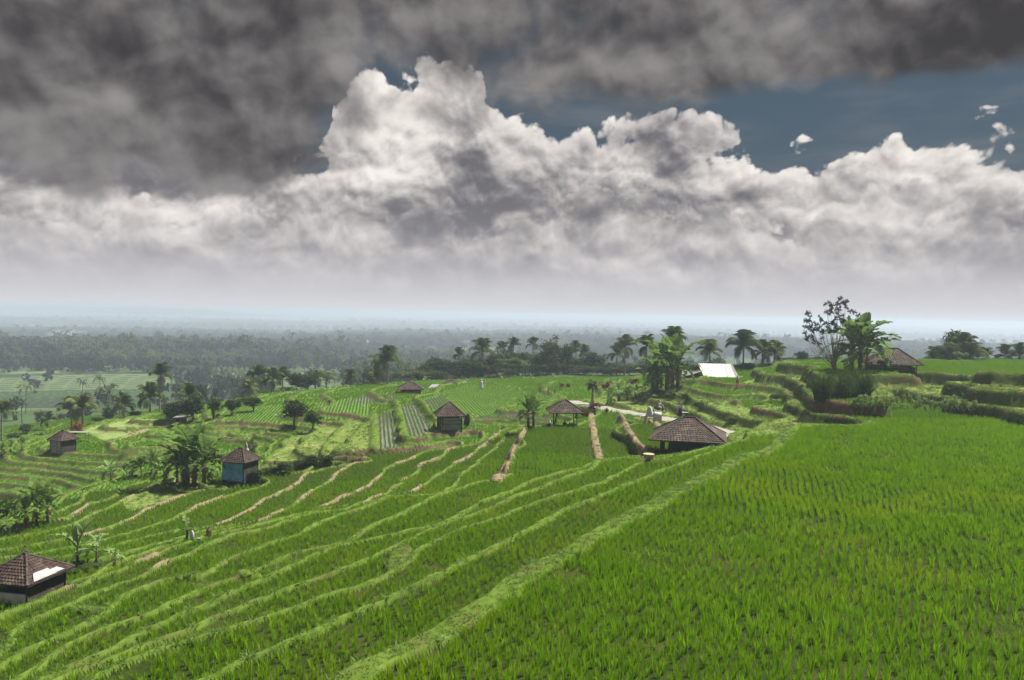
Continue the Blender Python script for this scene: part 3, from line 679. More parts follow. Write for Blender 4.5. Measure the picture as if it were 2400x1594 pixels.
def crops():
    P1 = [blade_clump('rice', 22, .50, .017, .036, .13, MATS['rice_leaf'], 10 + i, 3, .16, .5) for i in range(6)]
    P1 += [blade_clump('rice', 9, .34, .015, .04, .25, MATS['rice_leaf'], 30 + i, 3, .35) for i in range(2)]
    P2 = [blade_clump('rice', 16, .48, .027, .075, .13, MATS['rice_leaf_mid'], 50 + i, 2, .2, .5) for i in range(6)]
    P3 = [blade_clump('rice', 16, .40, .055, .20, .15, MATS['rice_leaf_mid'], 70 + i, 2, .25) for i in range(5)]
    Py = [blade_clump('rice', 8, .26, .030, .05, .3, MATS['rice_young'], 90 + i, 2, .3) for i in range(4)]
    out = {1: [], 2: [], 3: [], 4: []}
    r = np.random.default_rng(5)
    for tier, d0, d1, sp, ang in ((1, 14, 76, .258, -.40), (2, 76, 112, .32, .35), (3, 112, 195, .50, .2)):
        x, y = lattice(d0, d1, sp, ang, tier, .0055 if tier == 1 else 0.0, .20)
        z, kd, B, g, dl, du, lv = terrain(x, y, True)
        kd = kinds(x, y, z, kd)
        thin = vnoise(x, y, 2.6, 31) * .6 + vnoise(x, y, .9, 32) * .4
        left = (LEV[lv] < -9.6)
        k = (kd == 0) & clear_of(x, y) & (g < .9) & (du > .12) & (dl > .12)
        k &= ~((thin < np.where(left, .24, .17)) & (r.random(len(x)) < .5)); k &= r.random(len(x)) < .96
        x = x + left * r.normal(0, .055, len(x)); y = y + left * r.normal(0, .055, len(x))
        pxx, pyy = proj(np.stack([x, y, z], 1))
        young = inpoly(pxx, pyy, [(985,935),(1100,900),(1300,925),(1300,998),(1100,1000),(1010,960)]) | inpoly(pxx, pyy, [(740,945),(860,930),(870,978),(750,985)]) | inpoly(pxx, pyy, [(510,955),(660,950),(670,990),(510,990)])
        hs = (.82 + .36 * vnoise(x, y, 3.5, 33)) * np.where(left, .88, 1.0)
        hs = hs * (.75 + .25 * sst(.25, 1.0, np.minimum(dl, du)))
        kk = k & ~young; kx = np.nonzero(kk)[0]
        out[tier].append(np.stack([x[kx], y[kx], z[kx] - .02, r.uniform(0, 6.28, len(kx)), hs[kx] * r.uniform(.66, 1.2, len(kx)), np.where((thin[kx] < .3) & (tier == 1), r.integers(6, 8, len(kx)), r.integers(0, 5 if tier == 3 else 6, len(kx)))], 1))
    # young rice standing in rows in the wet paddies
    for (d0, d1) in ((85, 180),):
        xs, ys = [], []
        sx, sy = .52, .30
        for row in np.arange(-75, 40, sx):
            yy = np.arange(d0, d1, sy); xs.append(row + .0 * yy + .22 * (yy - 130) * (row / 130.0) * 0); ys.append(yy)
        x = np.concatenate(xs); y = np.concatenate(ys); c, s = math.cos(.17), math.sin(.17)
        x, y = x * c - (y - 120) * s, x * s + (y - 120) * c + 120
        x = x + r.normal(0, .05, len(x)); y = y + r.normal(0, .08, len(x))
        m = (np.abs(x) < .7 * y); x = x[m]; y = y[m]
        z, kd, B, g, dl, du, lv = terrain(x, y, True); kd = kinds(x, y, z, kd); pxx, pyy = proj(np.stack([x, y, z], 1))
        young = inpoly(pxx, pyy, [(985,935),(1100,900),(1300,925),(1300,998),(1100,1000),(1010,960)]) | inpoly(pxx, pyy, [(740,945),(860,930),(870,978),(750,985)]) | inpoly(pxx, pyy, [(510,955),(660,950),(670,990),(510,990)])
        k = ((kd == 10) | ((kd == 0) & young)) & clear_of(x, y) & (dl > .2) & (du > .2)
        wet = vnoise(x, y, 7, 41); k &= r.random(len(x)) < np.where(kd == 10, .93, .95)
        kx = np.nonzero(k)[0]
        out[4].append(np.stack([x[kx], y[kx], z[kx], r.uniform(0, 6.28, len(kx)), r.uniform(.8, 1.35, len(kx)), r.integers(0, 4, len(kx))], 1))
    names = {1: ('rice_plants', 'bright green rice plants in the near terraces', P1), 2: ('rice_plants', 'green rice standing on the middle terraces', P2), 3: ('rice_plants', 'dense green rice on the farther terraces', P3), 4: ('rice_plants', 'young rice planted in rows in wet paddies', Py)}
    tot = 0
    for t, (nm, lb, pr) in names.items():
        q = np.concatenate(out[t]); tot += len(q)
        scatter(nm, lb, 'rice', pr, q[:, :3], q[:, 3], q[:, 4], q[:, 5])
    # short turf and weeds on the bunds, tufts on the banks
    T = [blade_clump('turf', 18, .10, .016, .11, .8, MATS['turf_blade'], 110 + i, 2, .8) for i in range(5)] + [blade_clump('turf', 7, .26, .012, .06, .6, MATS['turf_blade'], 120 + i, 3, .9) for i in range(2)] + [blade_clump('turf', 12, .16, .035, .10, .9, MATS['weed_leaf'], 130 + i, 2, .5) for i in range(2)]
    G = [blade_clump('tuft', 18, .42, .035, .16, .6, MATS['bank_blade'], 140 + i, 3, .9) for i in range(5)] + [blade_clump('tuft', 14, .5, .03, .14, .7, MATS['turf_blade'], 150 + i, 3, 1.0) for i in range(2)]
    H = [blade_clump('straw', 14, .14, .03, .12, .9, MATS['dry_blade'], 160 + i, 2, .8) for i in range(4)]
    tb, gb, hb = [], [], []
    for d0, d1, sp in ((14, 50, .15), (50, 90, .26), (90, 175, .46)):
        x, y = lattice(d0, d1, sp, .9, 77); x = x + r.normal(0, sp * .4, len(x)); y = y + r.normal(0, sp * .4, len(x))
        z, kd, B, g, dl, du, lv = terrain(x, y, True); kd = kinds(x, y, z, kd)
        u = r.random(len(x)); f = max(1.0, sp / .17) ** .45; ok = clear_of(x, y)
        m = ((kd == 1) & (u < .30 + .55 * vnoise(x, y, 1.7, 71)) & ok); i = np.nonzero(m)[0]
        tb.append(np.stack([x[i], y[i], z[i] - .01, r.uniform(0, 6.28, len(i)), f * r.uniform(.6, 1.25, len(i)), np.where(r.random(len(i)) < .05, r.integers(5, 7, len(i)), np.where(r.random(len(i)) < .2, r.integers(7, 9, len(i)), r.integers(0, 5, len(i))))], 1))
        m = (((kd == 2) & (u < np.where(x > 12 + 0 * y, .17, .06))) | ((kd == 5) & (u < .40)) | ((kd == 11) & (u < .06))) & ok & (y < 165); i = np.nonzero(m)[0]
        gb.append(np.stack([x[i], y[i], z[i] - .03, r.uniform(0, 6.28, len(i)), f ** .6 * r.uniform(.5, 1.2, len(i)) * np.where(kd[i] == 5, .25 + .7 * vnoise(x[i], y[i], 3, 51), .58), np.where(kd[i] == 5, r.integers(0, 7, len(i)), r.integers(0, 5, len(i)))], 1))
        m = (kd == 3) & (u < .25); i = np.nonzero(m)[0]
        hb.append(np.stack([x[i], y[i], z[i] - .01, r.uniform(0, 6.28, len(i)), f * r.uniform(.5, 1.1, len(i)), r.integers(0, 4, len(i))], 1))
    for nm, lb, ct, pr, q in (('bund_grass', 'short pale grass and weeds along the paddy bunds', 'grass', T, np.concatenate(tb)), ('bank_grass', 'rough grass tufts hanging on the terrace banks', 'grass', G, np.concatenate(gb)), ('dry_straw', 'dry straw lying on the bare bunds', 'straw', H, np.concatenate(hb))):
        tot += len(q); scatter(nm, lb, ct, pr, q[:, :3], q[:, 3], q[:, 4], q[:, 5])
    print('plants', tot)
# ------------------------------------------------------------------ mesh building
class MB:
    def __init__(s): s.v = []; s.f = []
    def quad(s, a, b, c, d):
        n = len(s.v); s.v += [tuple(a), tuple(b), tuple(c), tuple(d)]; s.f.append((n, n + 1, n + 2, n + 3)); return s
    def tri(s, a, b, c):
        n = len(s.v); s.v += [tuple(a), tuple(b), tuple(c)]; s.f.append((n, n + 1, n + 2)); return s
    def hexa(s, p):                          # eight corners, bottom ring then top ring
        n = len(s.v); s.v += [tuple(q) for q in p]
        for f in ((3, 2, 1, 0), (4, 5, 6, 7), (0, 1, 5, 4), (1, 2, 6, 5), (2, 3, 7, 6), (3, 0, 4, 7)): s.f.append(tuple(n + i for i in f))
        return s
    def box(s, x0, x1, y0, y1, z0, z1):
        return s.hexa([(x0, y0, z0), (x1, y0, z0), (x1, y1, z0), (x0, y1, z0), (x0, y0, z1), (x1, y0, z1), (x1, y1, z1), (x0, y1, z1)])
    def tube(s, pts, rad, n=6, cap=True):
        pts = [Vector(p) for p in pts]; rings = []
        for i, p in enumerate(pts):
            d = (pts[min(i + 1, len(pts) - 1)] - pts[max(i - 1, 0)]).normalized()
            a = d.cross(Vector((0, 0, 1)) if abs(d.z) < .9 else Vector((1, 0, 0))).normalized(); b = d.cross(a)
            r = rad[i] if isinstance(rad, (list, tuple)) else rad
            k = len(s.v)
            for j in range(n):
                t = 2 * math.pi * j / n; s.v.append(tuple(p + (a * math.cos(t) + b * math.sin(t)) * r))
            rings.append(k)
        for k0, k1 in zip(rings[:-1], rings[1:]):
            for j in range(n): s.f.append((k0 + j, k0 + (j + 1) % n, k1 + (j + 1) % n, k1 + j))
        if cap:
            s.f.append(tuple(rings[0] + j for j in range(n - 1, -1, -1))); s.f.append(tuple(rings[-1] + j for j in range(n)))
        return s
    def lathe(s, prof, n=12, cx=0, cy=0):
        rings = []
        for r, z in prof:
            k = len(s.v)
            for j in range(n):
                t = 2 * math.pi * j / n; s.v.append((cx + r * math.cos(t), cy + r * math.sin(t), z))
            rings.append(k)
        for k0, k1 in zip(rings[:-1], rings[1:]):
            for j in range(n): s.f.append((k0 + j, k0 + (j + 1) % n, k1 + (j + 1) % n, k1 + j))
        s.f.append(tuple(rings[0] + j for j in range(n - 1, -1, -1))); s.f.append(tuple(rings[-1] + j for j in range(n)))
        return s
    def mesh(s, name, mat, smooth=False):
        me = bpy.data.meshes.new(name); me.from_pydata(s.v, [], s.f); me.materials.append(MATS[mat] if isinstance(mat, str) else mat); me.update()
        if smooth: me.polygons.foreach_set('use_smooth', [True] * len(me.polygons))
        return me
    def build(s, name, mat, parent=None, smooth=False):
        return put(name, s.mesh(name, mat, smooth), parent)
def put(name, me, parent=None, loc=(0, 0, 0), rot=(0, 0, 0), scl=(1, 1, 1)):
    o = bpy.data.objects.new(name, me); col.objects.link(o)
    o.location = loc; o.rotation_euler = rot; o.scale = scl if isinstance(scl, (tuple, list)) else (scl,) * 3
    if parent: o.parent = parent
    return o
def tag(o, label, cat, group=None):
    o['label'] = label; o['category'] = cat
    if group: o['group'] = group
    return o
def thing(name, label, cat, loc, rotz=0, group=None, scl=1):
    o = bpy.data.objects.new(name, None); col.objects.link(o); o.empty_display_size = .2
    o.location = tuple(float(q) for q in loc); o.rotation_euler = (0, 0, rotz); o.scale = (scl,) * 3 if not isinstance(scl, tuple) else scl
    return tag(o, label, cat, group)
# ------------------------------------------------------------------ plant materials and parts
leafy('palm_leaf', (.028, .050, .014), (.080, .118, .032), .25, 2.0, .3)
leafy('palm_leaf_pale', (.06, .085, .028), (.14, .17, .055), .3, 2.0, .3)
leafy('dead_leaf', (.10, .065, .040), (.24, .175, .11), .2, 3.0, .3)
leafy('tree_leaf', (.016, .032, .011), (.055, .085, .026), .22, 3.0, .3)
leafy('tree_leaf_light', (.040, .070, .020), (.105, .15, .044), .28, 3.0, .3)
leafy('tree_leaf_grey', (.030, .048, .022), (.085, .11, .05), .25, 3.0, .3)
leafy('banana_leaf', (.040, .088, .018), (.135, .215, .048), .35, 2.0, .35)
leafy('banana_leaf_pale', (.10, .17, .06), (.21, .29, .10), .4, 2.0, .35)
leafy('red_leaf', (.055, .012, .014), (.20, .04, .045), .25, 4.0, .4)
leafy('rust_leaf', (.10, .035, .018), (.26, .10, .05), .25, 4.0, .4)
leafy('reed_leaf', (.028, .055, .018), (.085, .13, .036), .3, 2.0, .3)
leafy('bean_leaf', (.12, .20, .05), (.29, .38, .14), .35, 2.0, .35)
solid('bark', [(.055, .045, .035), (.14, .115, .09)], 6, .95, stretch=(1, 1, .3), bump=.6)
solid('palm_bark', [(.09, .078, .062), (.19, .165, .135)], 5, .95, stretch=(.4, .4, 3), bump=.5)
solid('banana_stem', [(.055, .045, .022), (.13, .115, .05), (.07, .10, .035)], 4, .8, stretch=(2, 2, .5), bump=.4)
def frond_mesh(name, mat, seed, droop=.55, n=24, wid=.22):
    r = random.Random(seed); m = MB()
    def pt(t):                               # unit frond: rises then arches over
        return Vector((math.sin(t * 1.25) * .80, 0, .34 * math.sin(t * 2.0) - droop * t * t * .75))
    m.tube([pt(i / 7) for i in range(8)], [.017 * (1 - .85 * i / 7) + .002 for i in range(8)], 3)
    for i in range(n):
        t = .10 + .90 * i / (n - 1); p = pt(t); d = (pt(min(1, t + .03)) - pt(t - .03)).normalized()
        L = wid * (.55 + 1.1 * math.sin(math.pi * min(1, t * .92 + .08)) ** .6) * r.uniform(.85, 1.1)
        for s in (-1, 1):
            out = (Vector((0, s, 0)) * .80 + d * .62 + Vector((0, 0, -.30 - .35 * t + r.uniform(-.12, .12)))).normalized()
            tip = p + out * L + Vector((0, 0, -.25 * L)); mid = p + out * L * .55; ww = d * .0155
            m.quad(p - ww, p + ww, mid + ww * 1.25, mid - ww * 1.25); m.tri(mid - ww * 1.25, mid + ww * 1.25, tip)
    return m.mesh(name, mat)
FROND = [frond_mesh('frond', 'palm_leaf', 200 + i, d) for i, d in enumerate((.12, .32, .62))]
FROND_P = [frond_mesh('frond', 'palm_leaf_pale', 210 + i, d) for i, d in enumerate((.2, .42, .7))]
FROND_D = [frond_mesh('dead_frond', 'dead_leaf', 220, 1.3, 14, .10)]
TRUNKS = {}
def palm(px, d, cy_, rpx, label, group=None, nf=17, pale=False, dead=0, lean=0.0, py=850, sd=0, ups=0.0, gz=None):
    """coconut palm: base on the ground at distance d, crown centre over pixel (px, cy_), crown radius rpx"""
    rr = random.Random(sd or int(px * 13 + cy_ * 7)); p = at_dist(px, d, py)
    if gz is not None: p[2] = gz
    zc = top_z(px, cy_, p); H = max(zc - p[2], .8); rad = rpx * d / F * 1.48; nf = int(nf * 1.05)
    t = thing('palm_tree', label, 'palm', p, rr.uniform(0, 6.28), group)
    bend = Vector((lean * H, rr.uniform(-.04, .04) * H, 0)); k = [i / 7 for i in range(8)]
    tr = MB().tube([Vector((bend.x * q * q - bend.x, bend.y * q * q - bend.y, H * q - (.3 if q == 0 else 0))) for q in k], [(.155 - .06 * q + (.08 if q == 0 else 0)) * max(.6, min(1.2, rad / 2.4)) for q in k], 7)
    tr.build('trunk', 'palm_bark', t, True)
    ms = FROND_P if pale else FROND
    for i in range(nf):
        el = [1.15, .80, .48, .20, -.08, -.42][i % 6] + rr.uniform(-.18, .18) + ups
        me = ms[0 if el > .4 else 1 if el > -.2 else 2]
        put('frond', me, t, (0, 0, H), (0, -el, i * 2.399 + rr.uniform(-.2, .2)), rad * rr.uniform(.85, 1.08))
    for i in range(dead):
        put('dead_frond', FROND_D[0], t, (0, 0, H - .1), (0, 1.0 + rr.uniform(-.15, .2), i * 1.3 + rr.uniform(0, 1)), rad * rr.uniform(.8, 1.0))
    return t
def crown_mesh(name, mat, seed, n_clump=46, per=46, leaf=.085, flat=.8, lobes=6, hollow=.35):
    """unit crown, radius about 1 round the origin: clumps of leaf-sized faces through its volume"""
    r = np.random.default_rng(seed)
    lb = r.normal(0, 1, (lobes, 3)); lb /= np.linalg.norm(lb, axis=1)[:, None]; lb *= r.uniform(.18, .56, (lobes, 1)); lb[:, 2] *= flat
    lr = r.uniform(.36, .58, lobes)
    ci = r.integers(0, lobes, n_clump); dv = r.normal(0, 1, (n_clump, 3)); dv /= np.linalg.norm(dv, axis=1)[:, None]
    cc = lb[ci] + dv * (lr[ci] * r.uniform(hollow, 1.0, n_clump) ** .6)[:, None]
    cs = r.uniform(.09, .21, n_clump)
    P = np.repeat(cc, per, 0) + r.normal(0, 1, (n_clump * per, 3)) * np.repeat(cs, per)[:, None] * np.array([.62, .62, .5])
    m = len(P); nr = r.normal(0, 1, (m, 3)); nr[:, 2] += .6; nr /= np.linalg.norm(nr, axis=1)[:, None]
    a = np.cross(nr, r.normal(0, 1, (m, 3))); a /= np.linalg.norm(a, axis=1)[:, None]; b = np.cross(nr, a)
    s = leaf * r.uniform(.5, 1.15, m)[:, None]
    co = np.stack([P - a * s, P - b * s * .5, P + a * s, P + b * s * .5], 1).reshape(-1, 3)
    return mesh_np(name, co, np.arange(m * 4).reshape(-1, 4), [MATS[mat]], None, False)
CROWN = {k: [crown_mesh('crown', mt, 300 + 10 * j + i, nc, pr, lf, fl, lo, ho) for i in range(4)] for j, (k, mt, nc, pr, lf, fl, lo, ho) in enumerate((
    ('dark', 'tree_leaf', 84, 40, .080, 1.0, 7, .25), ('light', 'tree_leaf_light', 70, 40, .075, .6, 6, .25), ('grey', 'tree_leaf_grey', 80, 34, .066, 1.15, 9, .3), ('airy', 'tree_leaf_light', 60, 22, .06, 1.2, 9, .5), ('rust', 'rust_leaf', 40, 40, .08, .8, 5, .3), ('red', 'red_leaf', 34, 40, .09, .8, 5, .3)))}
def limbs_mesh(seed, n=6, stems=1):
    r = random.Random(seed); m = MB()
    for s in range(stems):
        ox = 0 if stems == 1 else r.uniform(-.12, .12)
        m.tube([(ox * .3, 0, -.06), (ox * .6 + r.uniform(-.03, .03), r.uniform(-.03, .03), .45), (ox, 0, .80)], [.045 / stems ** .5, .034 / stems ** .5, .020 / stems ** .5], 6)
        for i in range(n):
            a = 6.28 * i / n + r.uniform(-.4, .4); z0 = r.uniform(.32, .62); L = r.uniform(.22, .36)
            m.tube([(ox * .6, 0, z0), (ox * .6 + math.cos(a) * L * .55, math.sin(a) * L * .55, z0 + .16), (ox * .6 + math.cos(a) * L, math.sin(a) * L, z0 + .34)], [.018, .012, .005], 4)
    return m.mesh('trunk', 'bark', True)
LIMB = [limbs_mesh(400 + i) for i in range(3)]; LIMB_M = [limbs_mesh(410 + i, 5, 3) for i in range(2)]
def tree(px, d, top_y, wpx, label, group=None, kind='dark', hfrac=.62, multi=False, py=850, name='broadleaf_tree', cat='tree', sd=0, gz=None, base_y=None):
    rr = random.Random(sd or int(px * 17 + top_y * 5)); p = at_dist(px, d, py) if base_y is None else ground(px, base_y)
    if gz is not None: p[2] = gz
    H = max(top_z(px, top_y, p) - p[2], .6); wd = wpx * p[1] / F / 2
    t = thing(name, label, cat, p, rr.uniform(0, 6.28), group)
    put('trunk', rr.choice(LIMB_M if multi else LIMB), t, (0, 0, 0), (0, 0, 0), (H * .9, H * .9, H))
    hc = H * hfrac / 2
    put('crown', rr.choice(CROWN[kind]), t, (0, 0, H - hc), (0, 0, rr.uniform(0, 6)), (wd * 1.35, wd * 1.35, hc * 1.2))
    return t
def shrub(px, py, wpx, hpx, label, group=None, kind='dark', name='shrub', cat='shrub', d=None, sd=0):
    rr = random.Random(sd or int(px * 7 + py * 3)); p = ground(px, py) if d is None else at_dist(px, d, py)
    wd = wpx * p[1] / F / 2; H = hpx * p[1] / F
    t = thing(name, label, cat, p, rr.uniform(0, 6.28), group)
    put('trunk', rr.choice(LIMB_M), t, (0, 0, 0), (0, 0, 0), H * .8)
    put('crown', rr.choice(CROWN[kind]), t, (0, 0, H * .52), (0, 0, rr.uniform(0, 6)), (wd * 1.3, wd * 1.3, H * .6))
    return t
def banana_leaf(name, mat, seed, torn=.25, droop=.5):
    r = random.Random(seed); m = MB(); n = 13
    def pt(t): return Vector((t * (1 - .22 * t * t * droop), 0, .16 * math.sin(t * 2.2) - droop * .55 * t ** 2.3))
    m.tube([pt(i / 8) for i in range(9)], [.020 * (1 - .85 * i / 8) + .003 for i in range(9)], 4)
    def w_(t): return .19 * math.sin(math.pi * min(1, max(0, (t - .16) / .86)) ** .75) ** .7 if .16 < t < 1 else .0
    for s in (-1, 1):
        gap = 0
        for i in range(n):
            t0 = .16 + .84 * i / n; t1 = .16 + .84 * (i + 1) / n
            if r.random() < torn * .22: continue
            cut = r.random() < torn; e = .012 if cut else 0
            lift = .35 + r.uniform(-.25, .3) * torn - .3 * droop * t0
            a, b = pt(t0 + e * .4), pt(t1 - e * .4); d_ = (b - a).normalized()
            def o(t, p, k): return p + Vector((0, s, 0)) * w_(t) + Vector((d_.x, 0, d_.z)) * .05 * k + Vector((0, 0, 1)) * w_(t) * lift * (1 if not cut else r.uniform(-.6, .6))
            m.quad(a, b, o(max(.161, t1 - e), b, 1), o(max(.17, t0 + e), a, 1)) if s > 0 else m.quad(b, a, o(max(.17, t0 + e), a, 1), o(max(.161, t1 - e), b, 1))
    return m.mesh(name, mat)
BLEAF = [banana_leaf('leaf', 'banana_leaf', 500 + i, t, d) for i, (t, d) in enumerate(((.15, .15), (.3, .5), (.55, .9), (.8, 1.3)))]
BLEAF_P = [banana_leaf('leaf', 'banana_leaf_pale', 510 + i, t, d) for i, (t, d) in enumerate(((.15, .15), (.35, .5), (.6, .9), (.8, 1.3)))]
BDEAD = [banana_leaf('dead_leaf', 'dead_leaf', 520, .8, 1.6)]
def banana(px, py, top_y, spx, label, group=None, nl=8, pale=False, dead=2, d=None, sd=0, lean=0.0, ups=0.0, stem=.42):
    """banana plant: base at pixel (px, py), leaf tips up to top_y, half spread spx"""
    rr = random.Random(sd or int(px * 11 + py * 3)); p = ground(px, py) if d is None else at_dist(px, d, py)
    H = max(top_z(px, top_y, p) - p[2], .5); sp = spx * p[1] / F * 1.35; nl = int(nl * 1.1)
    t = thing('banana_plant', label, 'banana plant', p, rr.uniform(0, 6.28), group)
    hs = H * stem
    MB().tube([(-lean * hs, 0, -.15), (-lean * hs * .4, 0, hs * .5), (0, 0, hs)], [H * .042, H * .034, H * .022], 7).build('stem', 'banana_stem', t, True)
    ms = BLEAF_P if pale else BLEAF
    for i in range(nl):
        q = (i + .5) / nl; el = 1.38 - 1.55 * q + rr.uniform(-.15, .15) + ups
        L = min(sp / max(.35, math.cos(el)), (H - hs) / max(.25, math.sin(max(el, .3)))) if el > .5 else sp
        put('leaf', ms[0 if el > .95 else 1 if el > .35 else 2 if el > -.1 else 3], t, (0, 0, hs * (1.0 - .05 * q)), (rr.uniform(-.3, .3), -el, i * 2.4 + rr.uniform(-.3, .3)), L * rr.uniform(.9, 1.08))
    for i in range(dead):
        put('dead_leaf', BDEAD[0], t, (0, 0, hs * .95), (0, 1.05 + rr.uniform(-.1, .2), i * 2.0 + rr.uniform(0, 1.5)), min(sp, hs) * rr.uniform(.6, .9))
    return t
# ------------------------------------------------------------------ trees, palms and bananas where they stand
ORD = ['first', 'second', 'third', 'fourth', 'fifth', 'sixth', 'seventh', 'eighth', 'ninth', 'tenth', 'eleventh', 'twelfth', 'thirteenth', 'fourteenth', 'fifteenth', 'sixteenth', 'seventeenth', 'eighteenth', 'nineteenth', 'twentieth', 'twenty-first', 'twenty-second', 'twenty-third']
def nth(px, lst): return ORD[sorted(q[0] for q in lst).index(px)]
def plants():
    BELT = 'trees of the dark belt behind the paddies'
    # the belt behind the middle fields: dark broadleaf trees
    for px, d, ty, wd, kd in ((940,205,868,50,'light'),(968,196,866,62,'light'),(1003,212,846,70,'dark'),(1040,214,840,66,'dark'),(1078,212,836,64,'dark'),(1118,205,852,60,'dark'),(1120,220,832,60,'grey'),(1165,216,816,70,'dark'),(1205,224,824,64,'grey'),(1232,222,826,62,'dark'),(1262,218,822,66,'dark'),(1345,216,834,66,'dark'),(1372,220,838,62,'grey'),(1400,214,826,68,'dark'),(1432,212,848,54,'dark'),(1475,206,850,60,'dark'),(1505,200,846,60,'grey'),(1540,196,850,56,'dark'),(1300,226,842,80,'dark'),(1180,228,838,80,'dark'),(1060,226,850,80,'dark'),(985,206,862,60,'dark'),(1022,204,866,56,'dark'),(1100,206,860,60,'dark'),(1145,206,856,60,'dark'),(1190,208,862,60,'dark'),(1245,208,858,62,'dark'),(1290,208,850,64,'dark'),(1330,208,852,64,'dark'),(1370,206,856,60,'dark'),(1415,204,858,60,'dark'),(1455,198,862,56,'dark')):
        tree(px, d, ty, wd, 'dark broadleaf tree in the crowded belt behind the middle paddies' if kd == 'dark' else 'greyish broadleaf tree in the crowded belt behind the middle paddies' if kd == 'grey' else 'pale green spreading tree at the left end of the tree belt', BELT + ' (%s)' % kd, kd, .82)
    tree(1216, 200, 838, 92, 'pale green umbrella shaped tree in the middle of the dark belt', None, 'light', .55)
    tree(1295, 212, 792, 74, 'tallest broadleaf tree of the belt, right of its middle', None, 'grey', .85)
    tree(1322, 214, 800, 60, 'tall dark tree beside the tallest tree of the belt', None, 'dark', .85)
    for px, d, cy_, rp, nm in ((1130,206,824,30,'large spreading palm above the left part of the tree belt'),(1076,214,832,16,'small palm crown in the belt above the thatched huts'),(1175,226,816,15,'left of two small palms topping the belt, left of its tallest tree'),(1203,226,810,18,'taller right one of two palms left of the tallest tree'),(1249,230,808,17,'slender palm just left of the tallest tree of the belt'),(1349,232,818,17,'left of two palms right of the tallest tree of the belt'),(1369,230,828,18,'right of two palms right of the tallest tree of the belt'),(1464,196,814,26,'tall dark palm at the right end of the tree belt'),(1446,204,830,22,'lower palm tucked beside the tall one ending the belt')):
        palm(px, d, cy_, rp, nm, 'palms of the tree belt', 15)
    lst = ((998,905,880,14),(1172,888,872,12),(1222,888,876,12),(1245,886,876,11),(1297,884,874,10))
    for px, py, ty, sp in lst:
        banana(px, py, ty, sp, '%s small pale banana from the left at the foot of the tree belt' % nth(px, lst), 'small bananas at the foot of the tree belt', 6, True, 0, d=188)
    # palm with a bare trunk left of the far open hut
    palm(908, 178, 848, 34, 'coconut palm with bare trunk left of the far open hut', None, 16, dead=2)
    palm(885, 186, 884, 22, 'low palm at the foot of the bare trunked coconut palm', None, 13)
    tree(938, 190, 905, 34, 'low rounded green bush below the coconut palm', None, 'light', .9)
    tree(884, 186, 905, 36, 'pale low tree at the left foot of the coconut palm', None, 'light', .8)
    # cluster left of it
    for px, d, cy_, rp, nm in ((605,176,884,26,'left palm of the three above the curved paddy'),(638,174,890,25,'dark middle palm of the three above the curved paddy, with dead fronds'),(663,178,888,24,'right palm of the three above the curved paddy'),(584,168,915,24,'low pale palm at the left of the three palms'),(824,186,886,20,'lone slim palm at the right end of the left tree group'),(740,186,890,20,'palm behind the feathery tree of the left tree group')):
        palm(px, d, cy_, rp, nm, 'palms of the left tree group', 16, pale=px == 584, dead=4 if px == 638 else 0)
    tree(700, 178, 870, 54, 'dark tall tree with a pointed top in the left group', None, 'dark', .9)
    tree(722, 180, 874, 46, 'dark tree close against the pointed tree', None, 'dark', .9)
    tree(765, 182, 866, 52, 'feathery pale tree in the left tree group', None, 'airy', .9)
    tree(680, 182, 905, 40, 'low dark tree right of the three palms', None, 'dark', .9)
    tree(848, 188, 908, 34, 'small dark tree right of the lone slim palm', None, 'dark', .9)
    tree(625, 180, 916, 60, 'dark undergrowth tree at the foot of the three palms', None, 'dark', .9)
    for px in (792, 806, 655, 690): banana(px, 930, 902, 15, '%s pale banana from the left in the left tree group' % nth(px, [(655,), (690,), (792,), (806,)]), 'bananas of the left tree group', 6, True, 0, d=172)
    # row of small round trees by the curved paddy
    for px, by, ty, wd, nm in ((500,980,930,38,'first of three small round trees left of the curved paddy'),(543,974,928,40,'second of three small round trees left of the curved paddy'),(594,966,924,46,'third and largest of three small round trees by the curved paddy')):
        tree(px, 0, ty, wd, nm, 'small round trees in a row', 'dark', .74, True, base_y=by)
    tree(415, 0, 930, 60, 'dense dark bushy tree left of the round tree row', None, 'dark', .92, True, base_y=984)
    tree(452, 0, 926, 56, 'dense dark tree beside the small round trees', None, 'dark', .9, True, base_y=984)
    palm(444, 138, 930, 28, 'palm rising out of the dense dark bushes', None, 14, ups=.25)
    tree(689, 0, 938, 64, 'larger of two dark round trees on the middle terrace', None, 'dark', .72, base_y=1006)
    tree(733, 0, 958, 42, 'smaller of two dark round trees on the middle terrace', None, 'dark', .74, base_y=1007)
    # palms on the left
    palm(378, 165, 880, 27, 'tall palm with drooping dead fronds above the left valley', None, 13, dead=6, lean=.04)
    palm(352, 150, 932, 31, 'shorter palm left of the tall palm with dead fronds', None, 17)
    palm(290, 160, 952, 26, 'brownish palm in the hollow left of the pale field', None, 15, dead=3)
    palm(193, 150, 958, 34, 'right of two broad palms behind the left far hut', None, 16, pale=True)
    palm(168, 156, 962, 30, 'left of two broad palms behind the left far hut', None, 14)
    palm(4, 150, 968, 26, 'palm cut by the left edge of the picture', None, 15)
    palm(112, 165, 985, 18, 'small palm low in the left hollow', None, 12)
